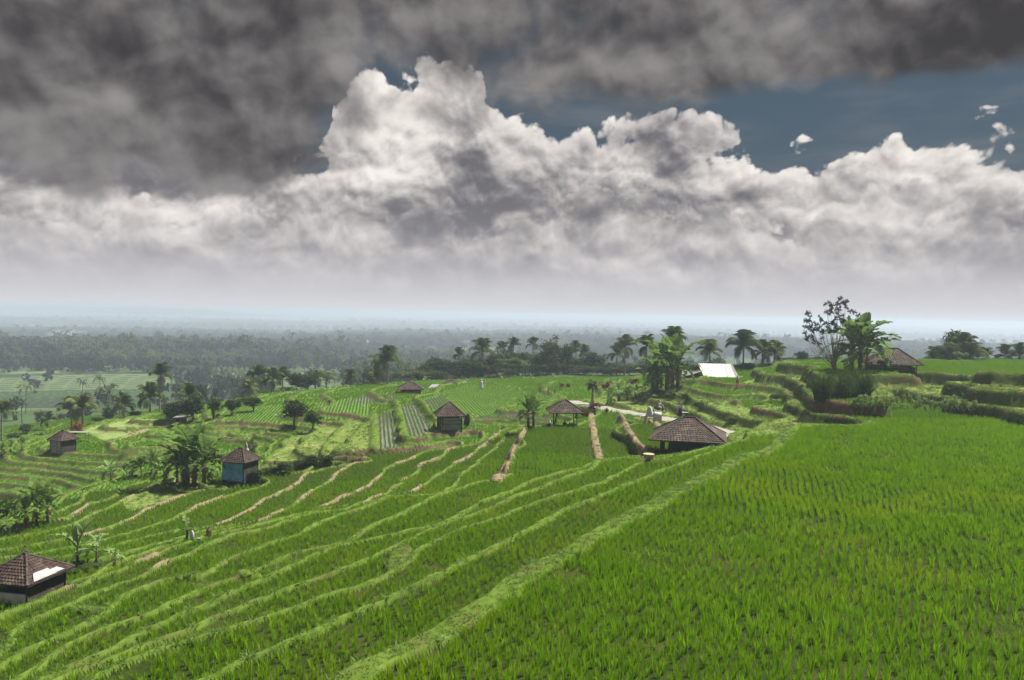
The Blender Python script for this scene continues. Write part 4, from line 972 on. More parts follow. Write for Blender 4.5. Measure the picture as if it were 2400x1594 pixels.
    for px, d, ty, wd, nm in ((100,185,960,34,'grey green tree in the left hollow'),(256,165,955,34,'low dark tree left of the brownish palm'),(60,160,992,34,'low round bush in the left hollow terraces'),(38,150,1015,40,'bush at the edge of the left hollow, by the picture edge'),(140,190,968,30,'small tree above the left hollow'),(320,150,962,34,'bush between the brownish palm and the shorter palm'),(232,150,976,36,'dark low tree right of the two broad palms'),(215,140,1003,26,'shrub in front of the two broad palms'),(395,142,965,30,'bush behind the sandy track')):
        tree(px, d, ty, wd, nm, None, 'grey' if px in (100, 140) else 'dark', .85, True)
    lst = ((25,1062,1024),(52,1056,1022),(5,1072,1035))
    for px, py, ty in lst: banana(px, py, ty, 22, '%s banana from the left beside the curved terraces' % nth(px, lst), 'bananas by the curved terraces', 7, False, 1)
    # bananas of the near left slope
    GA = 'banana clump left of the blue hut'
    lst = ((455,1140,998,64,False),(430,1138,1022,58,False),(478,1132,1020,52,False),(440,1132,1000,50,False),(498,1122,1050,38,False),(415,1130,1052,42,False))
    for px, py, ty, sp, pl in lst:
        banana(px, py, ty, sp, '%s tall banana from the left in the clump left of the blue hut' % nth(px, lst), GA, 9, pl, 3)
    lst = ((330,1118,1062,38,False),(355,1116,1056,38,False),(310,1120,1076,32,False),(385,1118,1066,34,False),(290,1122,1082,28,False))
    for px, py, ty, sp, pl in lst:
        banana(px, py, ty, sp, '%s low dark banana from the left, beside the tall clump' % nth(px, lst), 'low bananas beside the tall clump', 7, pl, 1)
    banana(260, 1124, 1078, 28, 'pale upright banana plant at the left end of the low row', None, 7, True, 1)
    lst = ((86,1236,1122,42),(112,1228,1140,36),(60,1242,1150,34))
    for px, py, ty, sp in lst:
        banana(px, py, ty, sp, '%s banana from the left in the clump on the left slope' % nth(px, lst), 'banana clump on the left slope', 8, False, 3)
    lst = ((14,1254,1166,38),(36,1252,1172,34),(-10,1258,1160,38))
    for px, py, ty, sp in lst:
        banana(px, py, ty, sp, '%s banana from the left picture edge, on the slope' % nth(px, lst), 'bananas at the left edge', 8, False, 3)
    banana(182, 1330, 1222, 46, 'pale banana plant behind the hut with the white sheet', None, 6, True, 1, ups=.25)
    banana(226, 1322, 1254, 52, 'low torn banana plant right of the pale one', None, 7, True, 1)
    banana(270, 1318, 1290, 22, 'tiny banana plant at the bank behind the near left hut', None, 5, True, 0)
    banana(140, 1358, 1325, 14, 'small sapling in front of the white roof sheet', None, 5, False, 0)
    # beside the pavilion with people
    banana(1238, 1000, 914, 38, 'banana plant left of the pavilion with seated people', None, 9, False, 2)
    banana(1250, 1000, 930, 34, 'second stem of the banana beside the pavilion', None, 7, False, 2)
    # the big clump by the white roofed barn
    GC = 'banana clump left of the white roofed barn'
    lst = ((1563,912,782,52),(1576,912,796,46),(1540,914,806,44),(1588,908,786,44),(1566,914,826,50),(1550,910,834,42),(1530,920,842,40))
    for px, py, ty, sp in lst:
        banana(px, py, ty, sp, '%s tall banana from the left in the clump by the white roofed barn' % nth(px, lst), GC, 9, False, 2)
    palm(1576, 136, 800, 30, 'palm crown behind the banana clump by the barn', None, 15)
    palm(1515, 138, 812, 26, 'palm left of the banana clump by the barn', None, 15)
    palm(1663, 150, 826, 28, 'palm behind the white roof of the barn', None, 16, pale=True)
    palm(1742, 148, 812, 36, 'large dark palm right of the barn', None, 19)
    palm(1786, 156, 826, 25, 'palm right of the large dark palm', None, 15)
    palm(1815, 158, 832, 30, 'pale drooping palm right of the two dark palms', None, 16, pale=True)
    for px, d, ty, wd, nm in ((1755,146,848,44,'dark bush at the foot of the large palm'),(1735,150,852,40,'bush between the barn and the large palm'),(1800,160,850,50,'low green tree below the pale palm'),(1848,170,836,46,'dark bush left of the far green field'),(1880,172,820,38,'dark round tree at the left of the far green field'),(1830,168,846,40,'bush at the foot of the pale palm'),(1632,152,852,50,'dark bush behind the barn roof'),(1685,160,846,50,'bush behind the right part of the barn'),(1920,178,834,60,'hazy green tree behind the bare branched tree'),(1960,182,838,50,'hazy green tree behind the large banana')):
        tree(px, d, ty, wd, nm, None, 'grey' if px > 1900 else 'dark', .9, True)
    # young bananas and red plants by the road
    lst = ((1450,940,884,26),(1470,938,892,22),(1490,936,896,22),(1432,944,896,22),(1505,932,898,18))
    for px, py, ty, sp in lst:
        banana(px, py, ty, sp, '%s yellowish young banana from the left above the road' % nth(px, lst), 'young bananas above the road', 7, True, 3)
    for px, py, wp, hp, kd, nm in ((1423,915,32,26,'red','dark red leaved bush behind the young bananas'),(1485,905,22,22,'red','dark red bush right of the young bananas'),(1390,966,30,26,'red','red leaved plant right of the pavilion roof'),(1372,980,22,24,'red','red leaved plant close to the pavilion eaves'),(1421,968,13,12,'red','small red plant at the edge of the road'),(1316,908,14,14,'red','left of two small dark red bushes on the far bank'),(1331,909,14,14,'red','right of two small dark red bushes on the far bank'),(1560,1010,10,20,'rust','rust red plant between road and tiled pavilion'),(1580,1012,9,16,'rust','second rust red plant beside the tiled pavilion')):
        shrub(px, py, wp, hp, nm, None, kd)
    # screw pine by the road
    p = ground(1388, 948); t = thing('screw_pine', 'screw pine with strap leaves standing over the road', 'palm', p)
    H = top_z(1388, 902, p) - p[2]; m = MB()
    for i in range(5): m.tube([(.25 * math.cos(i * 1.3), .25 * math.sin(i * 1.3), -.1), (.05 * math.cos(i), .05 * math.sin(i), H * .55), (.22 * math.cos(i * 1.9), .22 * math.sin(i * 1.9), H)], .06, 5)
    m.build('trunk', 'palm_bark', t, True)
    for k in range(34): put('frond', FROND_P[k % 3], t, (.2 * math.cos(k), .2 * math.sin(k), H * (.86 + .12 * ((k * 7) % 5) / 5)), (0, -(1.1 - 1.7 * (k % 9) / 8), k * 2.4), 1.25)
    # bare shrubs on the far bank
    lst = ((1264,922,28),(1285,926,30),(1300,924,24),(1312,918,20))
    for px, py, hp in lst:
        p = ground(px, py); t = thing('bare_shrub', '%s leafless twiggy shrub from the left on the far bank' % nth(px, lst), 'shrub', p, 0, 'leafless shrubs on the far bank'); H = hp * p[1] / F; rr = random.Random(px); m = MB()
        for i in range(12):
            a = rr.uniform(0, 6.28); e = rr.uniform(.1, .35); m.tube([(0, 0, -.05), (math.cos(a) * e * H * .4, math.sin(a) * e * H * .4, H * .5), (math.cos(a) * e * H, math.sin(a) * e * H, H * rr.uniform(.7, 1))], [.02, .014, .005], 4)
        m.build('branches', 'bark', t)
    # tree with bare lower branches, large banana and reeds by the right hut
    p = ground(1955, 880); d0 = p[1]; t = thing('bare_branched_tree', 'sparse tree with bare branches and leaf tufts beside the right hut', 'tree', p); s = d0 / F; rr = random.Random(4); m = MB(); tufts = []
    for tx, ty in ((1876,766),(1890,752),(1897,754),(1896,734),(1925,714),(1915,742),(1922,752),(1948,716),(1958,712),(1962,726),(1982,706),(1984,722),(1978,744),(1940,768),(1890,790),(1906,790),(1918,774),(1952,744),(2012,740),(2018,760),(2040,786),(1996,730),(1935,735),(1930,760),(1965,770),(1902,768),(1970,700),(1945,755)):
        e = Vector(((tx - 1955) * s, rr.uniform(-1, 1) * 1.1, top_z(tx, ty, p) - p[2])); b = Vector((rr.uniform(-.25, .25), rr.uniform(-.2, .2), 1.3 + rr.uniform(-.5, .6)))
        mid = b.lerp(e, .5) + Vector((rr.uniform(-.25, .25) + (e.x - b.x) * .12, 0, -.12 * abs(e.x))); m.tube([(rr.uniform(-.1, .1), 0, -.1), b, mid, e], [.075, .05, .03, .010], 5); tufts.append(e)
        for q_ in range(3):
            f_ = mid.lerp(e, rr.uniform(.35, .95)); g_ = f_ + Vector((rr.uniform(-.45, .45), rr.uniform(-.4, .4), rr.uniform(.15, .55))); m.tube([f_, g_], [.014, .006], 4); tufts.append(g_)
    m.build('branches', 'bark', t, True)
    tm = crown_mesh('leaf_tuft', 'tree_leaf', 390, 16, 22, .13, 1.0, 5, .2)
    for i, e in enumerate(tufts): put('leaf_tuft', tm, t, tuple(e), (0, 0, i), .34 + .20 * ((i * 7) % 5) / 5)
    for px, py, ty, sp, n in ((2016,872,728,82,11),(1996,874,748,76,9),(2032,872,770,50,8)):
        banana(px, py, ty, sp, 'large banana plant beside the right hut' if px == 2016 else 'second tall banana plant beside the right hut' if px == 1996 else 'shorter banana plant close to the right hut roof', None, n, False, 3, sd=px)
    for px, py, hp, wp, nm in ((1925,934,62,62,'left clump of tall arching grass below the bare tree'),(1968,936,74,70,'middle clump of tall arching grass below the bare tree'),(2015,934,80,76,'right clump of tall arching grass beside the right hut'),(1990,930,70,60,'back clump of tall arching grass under the bananas')):
        p = ground(px, py); t = thing('tall_grass_clump', nm, 'grass clump', p, 0, 'tall grass clumps on the right bank'); H = hp * p[1] / F; wd = wp * p[1] / F / 2; rr = random.Random(px); m = MB()
        for i in range(700):
            a = rr.uniform(0, 6.28); r_ = wd * .55 * math.sqrt(rr.random()); h_ = H * rr.uniform(.35, 1.0) * (1 - .35 * (r_ / (wd * .55)) ** 2); o_ = wd * rr.uniform(.25, .8); bx, by = r_ * math.cos(a), r_ * math.sin(a) * .7; w_ = .02
            ta = rr.uniform(0, 3.14); tx, ty = math.cos(ta) * w_, math.sin(ta) * w_; q = [Vector((bx, by, -.2)), Vector((bx + math.cos(a) * o_ * .25, by + math.sin(a) * o_ * .25, h_ * .6)), Vector((bx + math.cos(a) * o_ * .65, by + math.sin(a) * o_ * .65, h_)), Vector((bx + math.cos(a) * o_ * 1.15, by + math.sin(a) * o_ * 1.15, h_ * .82))]
            T_ = Vector((tx, ty, 0)); m.quad(q[0] - T_, q[0] + T_, q[1] + T_, q[1] - T_); m.quad(q[1] - T_, q[1] + T_, q[2] + T_ * .8, q[2] - T_ * .8); m.tri(q[2] - T_ * .8, q[2] + T_ * .8, q[3])
        m.build('blades', 'reed_leaf', t)
    # group on the right skyline
    tree(2228, 150, 774, 62, 'tallest dark tree of the group on the right skyline', None, 'dark', .92)
    tree(2205, 154, 810, 60, 'dark tree left of the tallest on the right skyline', None, 'dark', .92)
    tree(2292, 152, 812, 64, 'rounded dark tree at the right of the skyline group', None, 'dark', .95)
    tree(2258, 158, 800, 60, 'dark tree behind the palms of the skyline group', None, 'grey', .95)
    tree(2315, 154, 836, 34, 'low dark bush ending the skyline group', None, 'dark', .95)
    palm(2257, 148, 812, 30, 'tallest palm of the group on the right skyline', None, 16)
    palm(2228, 146, 838, 30, 'low palm in front of the skyline group, left', None, 14, pale=True)
    palm(2276, 146, 840, 32, 'low palm in front of the skyline group, right', None, 15, pale=True)
    palm(2186, 148, 846, 24, 'small palm at the left end of the skyline group', None, 13)
    palm(2388, 150, 838, 27, 'palm at the right edge of the picture', None, 15)
    palm(2355, 152, 850, 22, 'small palm left of the one at the right edge', None, 13)
    tree(2338, 154, 838, 24, 'small dark tree between skyline group and edge palms', None, 'dark', .9)
    for px, ty in ((2160,852),(2425,848),(2140,856)): tree(px, 156, ty, 36, 'low hazy bush along the skyline field edge', 'bushes along the skyline field edge', 'grey', .95)
    # dark shrubs along the bund of the blue hut
    lst = ((640,1112,44,20),(672,1106,48,24),(705,1098,52,26),(738,1092,48,24),(766,1084,36,18),(600,1122,40,16),(560,1132,36,14))
    for px, py, wp, hp in lst:
        shrub(px, py, wp, hp, '%s dark shrub from the left along the bund of the blue hut' % nth(px, lst), 'shrubs along the bund of the blue hut', 'dark')
    lst = ((205,1338,40,16),(235,1330,40,14),(175,1346,30,14))
    for px, py, wp, hp in lst:
        shrub(px, py, wp, hp, '%s patch of low weeds from the left behind the near left hut' % nth(px, lst), 'weeds on the bank by the near left hut', 'light')
    shrub(592, 1070, 22, 46, 'thin pale sapling behind the blue hut', None, 'airy', 'sapling', 'tree')
    shrub(1092, 1004, 20, 34, 'rounded dark bush against the grey walled hut', None, 'dark')
    lst = ((1610,940,38,20),(1640,958,36,18),(1570,938,36,24),(1720,992,30,16),(1545,932,32,22),(1820,940,34,22))
    for px, py, wp, hp in lst:
        shrub(px, py, wp, hp, '%s leafy weed bush from the left on the bank above the road' % nth(px, lst), 'weed bushes on the bank above the road', 'light')
    # beans on stakes below the upper right terraces
    rr = random.Random(9)
    bm = crown_mesh('bean_leaves', 'bean_leaf', 395, 16, 12, .20, 1.3, 6, .3)
    st = MB().tube([(0, 0, -.1), (.01, 0, 1.0)], .018, 4).mesh('stake', 'bark')
    for i in range(46):
        px = 2005 + (i % 23) * 12.5 + rr.uniform(-4, 4); row = i // 23; py = 968 + max(0, (px - 2130)) * .075 - 4 - row * 12 + rr.uniform(-2, 2)
        p = ground(px, py); t = thing('bean_plant', '%s bean plant from the left in the %s row below the upper terraces' % (ORD[i % 23], 'back' if row else 'front'), 'bean plant', p, rr.uniform(0, 6.28), 'bean plants in rows'); h = rr.uniform(.8, 1.5)
        put('stake', st, t, scl=(1, 1, h * 1.15)); put('leaves', bm, t, (0, 0, h * .5), (0, 0, rr.uniform(0, 6)), (.36, .36, h * .55))
# ------------------------------------------------------------------ the wooded plain, one mass of trees
def far_woods():
    r = np.random.default_rng(8)
    solid('far_trunk', [(.10, .09, .07), (.14, .12, .1)], 1, .9)
    leafy('far_leaf', (.018, .031, .014), (.046, .064, .028), .2, .6, .4)
    leafy('far_palm', (.032, .046, .022), (.072, .090, .042), .25, .6, .4)
    pr = [crown_mesh('far_tree', 'far_leaf', 600 + i, 14, 12, .24, .9, 5, .3) for i in range(4)]
    protos = []
    for me in pr:
        me.transform(Matrix.Translation((0, 0, .85)) @ Matrix.Diagonal((.62, .62, .85, 1))); protos.append(bpy.data.objects.new('far_tree', me))
    for k in range(2):
        m = MB(); q = random.Random(k); m.tube([(0, 0, 0), (.03, 0, .5), (.06, .02, 1.25)], [.03, .022, .018], 3)
        for i in range(12):
            a = i * 2.4; e = .75 - 1.1 * ((i % 5) / 4); L = q.uniform(.38, .5); c_, s_ = math.cos(a), math.sin(a); w_ = .055
            b0 = Vector((.06, .02, 1.25)); b1 = b0 + Vector((c_ * L * .6, s_ * L * .6, L * .6 * e + .06)); b2 = b0 + Vector((c_ * L, s_ * L, L * (e - .55))); sd_ = Vector((-s_, c_, 0)) * w_
            m.quad(b0 - sd_ * .3, b0 + sd_ * .3, b1 + sd_, b1 - sd_); m.tri(b1 - sd_, b1 + sd_, b2)
        protos.append(bpy.data.objects.new('far_palm', m.mesh('far_palm', 'far_palm')))
    P = []
    for d0, d1, rho, size in ((250, 700, 1 / 40., 6.5), (700, 1400, 1 / 55., 9.0), (1400, 3200, 1 / 130., 11.0), (3200, 9500, 1 / 900., 20.0)):
        n = int(.66 * (d1 * d1 - d0 * d0) * rho * 1.25)
        d = np.sqrt(r.uniform(d0 * d0, d1 * d1, n)); az = r.uniform(-.66, .66, n); x = d * np.sin(az); y = d * np.cos(az)
        big = vnoise(x, y, 160 if d1 < 1500 else 420, 61); fine = vnoise(x, y, 40, 62)
        keep = (big * .7 + fine * .3) > (.30 if d1 < 800 else .40)
        # the far terraced slope stays open but for a few trees and its gully
        gul = np.abs(az + .335 + .05 * (d - 430) / 170 + .01 * np.sin(d / 40.)) < .028
        open_ = (az < -.205) & (d > 372) & (d < 600)
        keep &= ~open_ | (gul & (r.random(n) < .9)) | (r.random(n) < .012)
        keep &= ~((d < 330) & (terrain(x, y) > -24)); keep &= ~((az < -.20) & (d < 372) & (r.random(n) < .93))
        x, y, d, big = x[keep], y[keep], d[keep], big[keep]
        z = terrain(x, y); s = size * r.uniform(.55, 1.25, len(x)) * (.75 + .5 * big)
        az = az[keep]; s = np.where((d > 600) & (d < 720) & (az < -.40) & (az > -.53), s * 1.7, s); s = np.minimum(s * np.exp(r.normal(0, .28, len(x))), size * 1.25); tall = r.random(len(x)) < .03; s = np.where(tall, s * 1.35, s)
        idx = np.where(r.random(len(x)) < np.where(fine[keep] > .55, .6, .15), r.integers(4, 6, len(x)), r.integers(0, 4, len(x)))
        P.append(np.stack([x, y, z - .3, r.uniform(0, 6.28, len(x)), s, idx], 1))
    q = np.concatenate(P); print('far trees', len(q))
    o = scatter('far_woods', 'hazy mass of palms and trees covering the far plain', 'woods', protos, q[:, :3], q[:, 3], q[:, 4], q[:, 5])
# ------------------------------------------------------------------ the air
def haze():
    m = bpy.data.materials.new('haze_air'); m.use_nodes = True; t = m.node_tree; t.nodes.clear(); b = NB(t)
    v = b.n('ShaderNodeVolumePrincipled'); v.inputs['Color'].default_value = (.49, .575, .70, 1); v.inputs['Density'].default_value = HAZE; v.inputs['Anisotropy'].default_value = .2
    o = b.n('ShaderNodeOutputMaterial'); t.links.new(v.outputs[0], o.inputs['Volume'])
    MATS['haze_air'] = m
    h = MB().box(-30500, 30500, -60, 33000, -150, 8).build('haze', 'haze_air'); h['kind'] = 'stuff'; h['label'] = 'blue grey haze hanging over the whole plain'; h['category'] = 'haze'
HAZE = 4.1e-4
def drift(name, label, px, py, d, wpx, hpx, dens, n, seed):
    """a bank of smoke or mist: overlapping soft bodies of thin air"""
    m = bpy.data.materials.new(name + '_air'); m.use_nodes = True; t = m.node_tree; t.nodes.clear(); b = NB(t)
    v = b.n('ShaderNodeVolumePrincipled'); v.inputs['Color'].default_value = (.80, .86, .90, 1); v.inputs['Density'].default_value = dens
    o = b.n('ShaderNodeOutputMaterial'); t.links.new(v.outputs[0], o.inputs['Volume']); r = random.Random(seed)
    c = at_d(np.array(float(px)), np.array(float(py)), d); s = d / F; bm = bmesh.new()
    for i in range(n):
        u = (i + .5) / n - .5; k = bmesh.ops.create_icosphere(bm, subdivisions=3, radius=1.0)['verts']
        M = Matrix.Translation((u * wpx * s + r.uniform(-.1, .1) * wpx * s, r.uniform(-.5, .5) * wpx * s, r.uniform(-.3, .3) * hpx * s)) @ Matrix.Diagonal((wpx * s * r.uniform(.10, .30), wpx * s * r.uniform(.1, .3), hpx * s * r.uniform(.18, .55), 1)); bmesh.ops.transform(bm, matrix=M, verts=k)
    me = bpy.data.meshes.new(name); bm.to_mesh(me); bm.free(); me.materials.append(m)
    q = put(name, me, None, tuple(float(w_) for w_ in c)); q['kind'] = 'stuff'; q['label'] = label; q['category'] = name
def far_houses():
    for k, (px, d, w_) in enumerate(((535,1150,11),(600,1220,14),(640,1200,9),(680,1250,12),(850,1180,16),(905,1300,10),(1090,1250,14),(1195,1350,12),(340,1100,10),(455,950,8),(1010,1050,9),(1440,1400,14))):
        p = at_dist(px, d, 800); t = thing('far_house', 'pale roofed house among the trees of the far plain', 'house', (p[0], p[1], p[2] + 2.5), R(-30 + 37 * k % 60), 'houses among the far trees'); h = w_ * .33; b_ = w_ * .32
        MB().box(-w_ / 2, w_ / 2, -b_, b_, -3, h).build('wall', 'plaster_pale', t); MB().hexa([(-w_ * .56, -b_ * 1.2, h + .02), (w_ * .56, -b_ * 1.2, h + .02), (w_ * .56, b_ * 1.2, h + .02), (-w_ * .56, b_ * 1.2, h + .02), (-w_ * .5, -.1, h * 2), (w_ * .5, -.1, h * 2), (w_ * .5, .1, h * 2), (-w_ * .5, .1, h * 2)]).build('roof', 'metal_roof' if k % 3 else 'roof_tile', t)
def drifts():
    drift('smoke', 'white smoke rising among the trees of the left plain', 162, 786, 1500, 70, 26, .014, 11, 1)
    drift('mist', 'pale mist lying over the plain behind the barn', 1650, 812, 1500, 420, 22, .0012, 7, 2)
    drift('mist', 'pale mist lying over the plain right of the bare tree', 2150, 806, 1700, 520, 22, .0012, 7, 3)
    drift('mist', 'pale mist lying over the plain above the tree belt', 1400, 796, 2000, 400, 18, .0008, 6, 4)
    drift('mist', 'low mist bank in the distance on the left', 300, 742, 4500, 700, 12, .0004, 7, 5)
# ------------------------------------------------------------------ huts
solid('roof_tile', [(.014, .008, .006), (.056, .034, .025), (.085, .057, .043)], 5, .85, island=.9, bump=.3, spec=.3)
solid('ridge_tile', [(.022, .016, .014), (.075, .055, .050)], 5, .85, island=.6, spec=.3)
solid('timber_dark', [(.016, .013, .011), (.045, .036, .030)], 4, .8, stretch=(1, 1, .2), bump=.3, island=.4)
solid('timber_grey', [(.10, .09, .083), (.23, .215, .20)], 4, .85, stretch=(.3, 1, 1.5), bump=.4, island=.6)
solid('plaster_pale', [(.34, .32, .29), (.50, .48, .45)], 2, .9, bump=.2)
solid('white_sheet', [(.14, .14, .145), (.24, .24, .245)], 2.5, .5, stretch=(1, 1, 1), spec=.4)
solid('metal_roof', [(.12, .118, .118), (.20, .196, .196), (.085, .07, .06)], 1.2, .45, stretch=(3, .4, 1), spec=.5)
solid('thatch', [(.085, .065, .052), (.20, .165, .135)], 6, .95, stretch=(3, 3, .5), bump=.8)
solid('bamboo', [(.30, .25, .14), (.45, .39, .25)], 5, .6, stretch=(1, 1, 4))
solid('concrete', [(.30, .285, .26), (.42, .40, .37)], 3, .9, bump=.2)
solid('stone', [(.16, .15, .14), (.30, .285, .265)], 3, .9, bump=.5)
solid('straw_pile', [(.22, .18, .10), (.38, .33, .20)], 4, .95, bump=.8)
def tarp_mat():
    m = bpy.data.materials.new('blue_tarp'); m.use_nodes = True; t = m.node_tree; b = NB(t); p = t.nodes['Principled BSDF']; tc = b.n('ShaderNodeTexCoord')
    nz = b.noise(tc.outputs['Object'], 1.6, 5, .6, 1.0)
    b.put(p.inputs['Base Color'], b.mix(b.lin(nz, .3, .7), (.014, .10, .17), (.05, .27, .40))); p.inputs['Roughness'].default_value = .32
    bp = b.n('ShaderNodeBump'); bp.inputs['Strength'].default_value = .7; bp.inputs['Distance'].default_value = .08; b.put(bp.inputs['Height'], b.noise(tc.outputs['Object'], 2.4, 4, .5, 1.5)); t.links.new(bp.outputs[0], p.inputs['Normal'])
    MATS['blue_tarp'] = m
tarp_mat()
def tiles(m, E0, E1, T0, T1, tw=.24, tl=.27, r=None):
    """courses of lapped tiles from the eave edge E0-E1 up to the edge T0-T1"""
    E0, E1, T0, T1 = map(Vector, (E0, E1, T0, T1)); nrm = (E1 - E0).cross((T0 + T1) / 2 - (E0 + E1) / 2).normalized()
    L = ((T0 + T1) / 2 - (E0 + E1) / 2).length; n = max(3, int(L / tl)); r = r or random
    for k in range(n):
        v0, v1 = k / n, min(1, (k + 1.12) / n); a0, b0 = E0.lerp(T0, v0), E1.lerp(T1, v0); a1, b1 = E0.lerp(T0, v1), E1.lerp(T1, v1)
        wdt = (b0 - a0).length; c = max(1, int(round(wdt / tw))); off = (k % 2) * .5
        for i in range(c):
            u0, u1 = i / c, (i + 1) / c; j = r.uniform(-.012, .012); th = .045 + r.uniform(-.012, .018)
            def P(u, v, h):
                q = a0.lerp(b0, u).lerp(a1.lerp(b1, u), v); return q + nrm * h
            um = (u0 + u1) / 2; e = (u1 - u0) * .03
            p0, p1, p2 = P(u0 + e, 0, th * .55), P(um, 0, th + .022), P(u1 - e, 0, th * .55)
            q0, q1, q2 = P(u0 + e, 1, .004), P(um, 1, .018), P(u1 - e, 1, .004)
            m.quad(p0, p1, q1, q0); m.quad(p1, p2, q2, q1)
            d0, d1, d2 = P(u0 + e, 0, -.004), P(um, 0, -.004), P(u1 - e, 0, -.004); m.quad(d0, d1, p1, p0); m.quad(d1, d2, p2, p1)
def caps(m, A, B, rad=.075, ln=.34):
    A, B = Vector(A), Vector(B); n = max(2, int((B - A).length / ln))
    for i in range(n):
        a, b = A.lerp(B, i / n), A.lerp(B, (i + 1.1) / n); m.tube([a, b], [rad * 1.15, rad * .9], 6)
def hip_roof(t, a, b, h, rl, z, seed, cap=.075, tw=.24, tl=.27, thick=.07, tile_mat='roof_tile', kind='tiles'):
    r = random.Random(seed); c = [(-a, -b, z), (a, -b, z), (a, b, z), (-a, b, z)]; R0, R1 = (-rl, 0, z + h), (rl, 0, z + h)
    d = MB(); lo = [Vector(q) + Vector((0, 0, -thick)) for q in c]; U0, U1 = Vector(R0) - Vector((0, 0, .02)), Vector(R1) - Vector((0, 0, .02)); up_ = [Vector(q) - Vector((0, 0, .012)) for q in c]
    n = len(d.v); d.v += [tuple(q) for q in lo + up_ + [U0, U1]]
    for f in ((0, 1, 5, 4), (1, 2, 6, 5), (2, 3, 7, 6), (3, 0, 4, 7), (4, 5, 9, 8), (5, 6, 9), (6, 7, 8, 9), (7, 4, 8), (3, 2, 1, 0)): d.f.append(tuple(n + i for i in f))
    deck = d.build('roof', 'timber_dark' if kind == 'tiles' else tile_mat, t)
    if kind == 'tiles':
        m = MB(); tiles(m, c[0], c[1], R0, R1, tw, tl, r); tiles(m, c[1], c[2], R1, R1, tw, tl, r); tiles(m, c[2], c[3], R1, R0, tw, tl, r); tiles(m, c[3], c[0], R0, R0, tw, tl, r)
        o = m.build('roof_tiles', tile_mat, deck); o['kind'] = 'stuff'
        m = MB()
        for A, B in ((c[0], R0), (c[1], R1), (c[2], R1), (c[3], R0)): caps(m, Vector(A) + Vector((0, 0, .04)), Vector(B) + Vector((0, 0, .05)), cap)
        caps(m, Vector(R0) + Vector((0, 0, .05)), Vector(R1) + Vector((0, 0, .05)), cap * 1.15); o = m.build('ridge_caps', 'ridge_tile', deck); o['kind'] = 'stuff'
def boards(t, x0, x1, y, z0, z1, mat, n=6, axis='x', name='wall', thick=.04, horiz=True, seed=1):
    """a wall of separate boards with open joints"""
    r = random.Random(seed); m = MB()
    for i in range(n):
        if horiz:
            q0 = z0 + (z1 - z0) * i / n; q1 = z0 + (z1 - z0) * (i + .94) / n; e = r.uniform(-.008, .008)
            m.box(x0, x1, y - thick / 2 + e, y + thick / 2 + e, q0, q1) if axis == 'x' else m.box(y - thick / 2 + e, y + thick / 2 + e, x0, x1, q0, q1)
        else:
            q0 = x0 + (x1 - x0) * i / n; q1 = x0 + (x1 - x0) * (i + .95) / n; e = r.uniform(-.008, .008)
            m.box(q0, q1, y - thick / 2 + e, y + thick / 2 + e, z0, z1) if axis == 'x' else m.box(y - thick / 2 + e, y + thick / 2 + e, q0, q1, z0, z1)
    return m.build(name, mat, t)
def post(t, x, y, z0, z1, r=.07, mat='timber_dark', lean=(0, 0)):
    return MB().tube([(x, y, z0), (x + lean[0], y + lean[1], z1)], [r * 1.1, r], 6).build('post', mat, t)
def hut_at(px, d, eave_y, apex_y, wpx, ratio, rot, name, label, rl=.25, over=.72, seed=1, cat='hut', gz=None, near=0, roof=True, **kw):
    p = at_dist(px, d, 900)
    if gz is not None: p[2] = gz
    a = wpx * d / F / 2; b = a * ratio
    fr = p.copy(); fr[1] -= b * .9
    ze = top_z(px, eave_y, fr) - p[2]; za = top_z(px, apex_y, p) - p[2]
    t = thing(name, label, cat, p, rot)
    if roof: hip_roof(t, a, b, za - ze, rl * a, ze, seed, **kw)
    EXCL.append((p[0], p[1], max(a, b) * .95))
    return t, a, b, ze, p
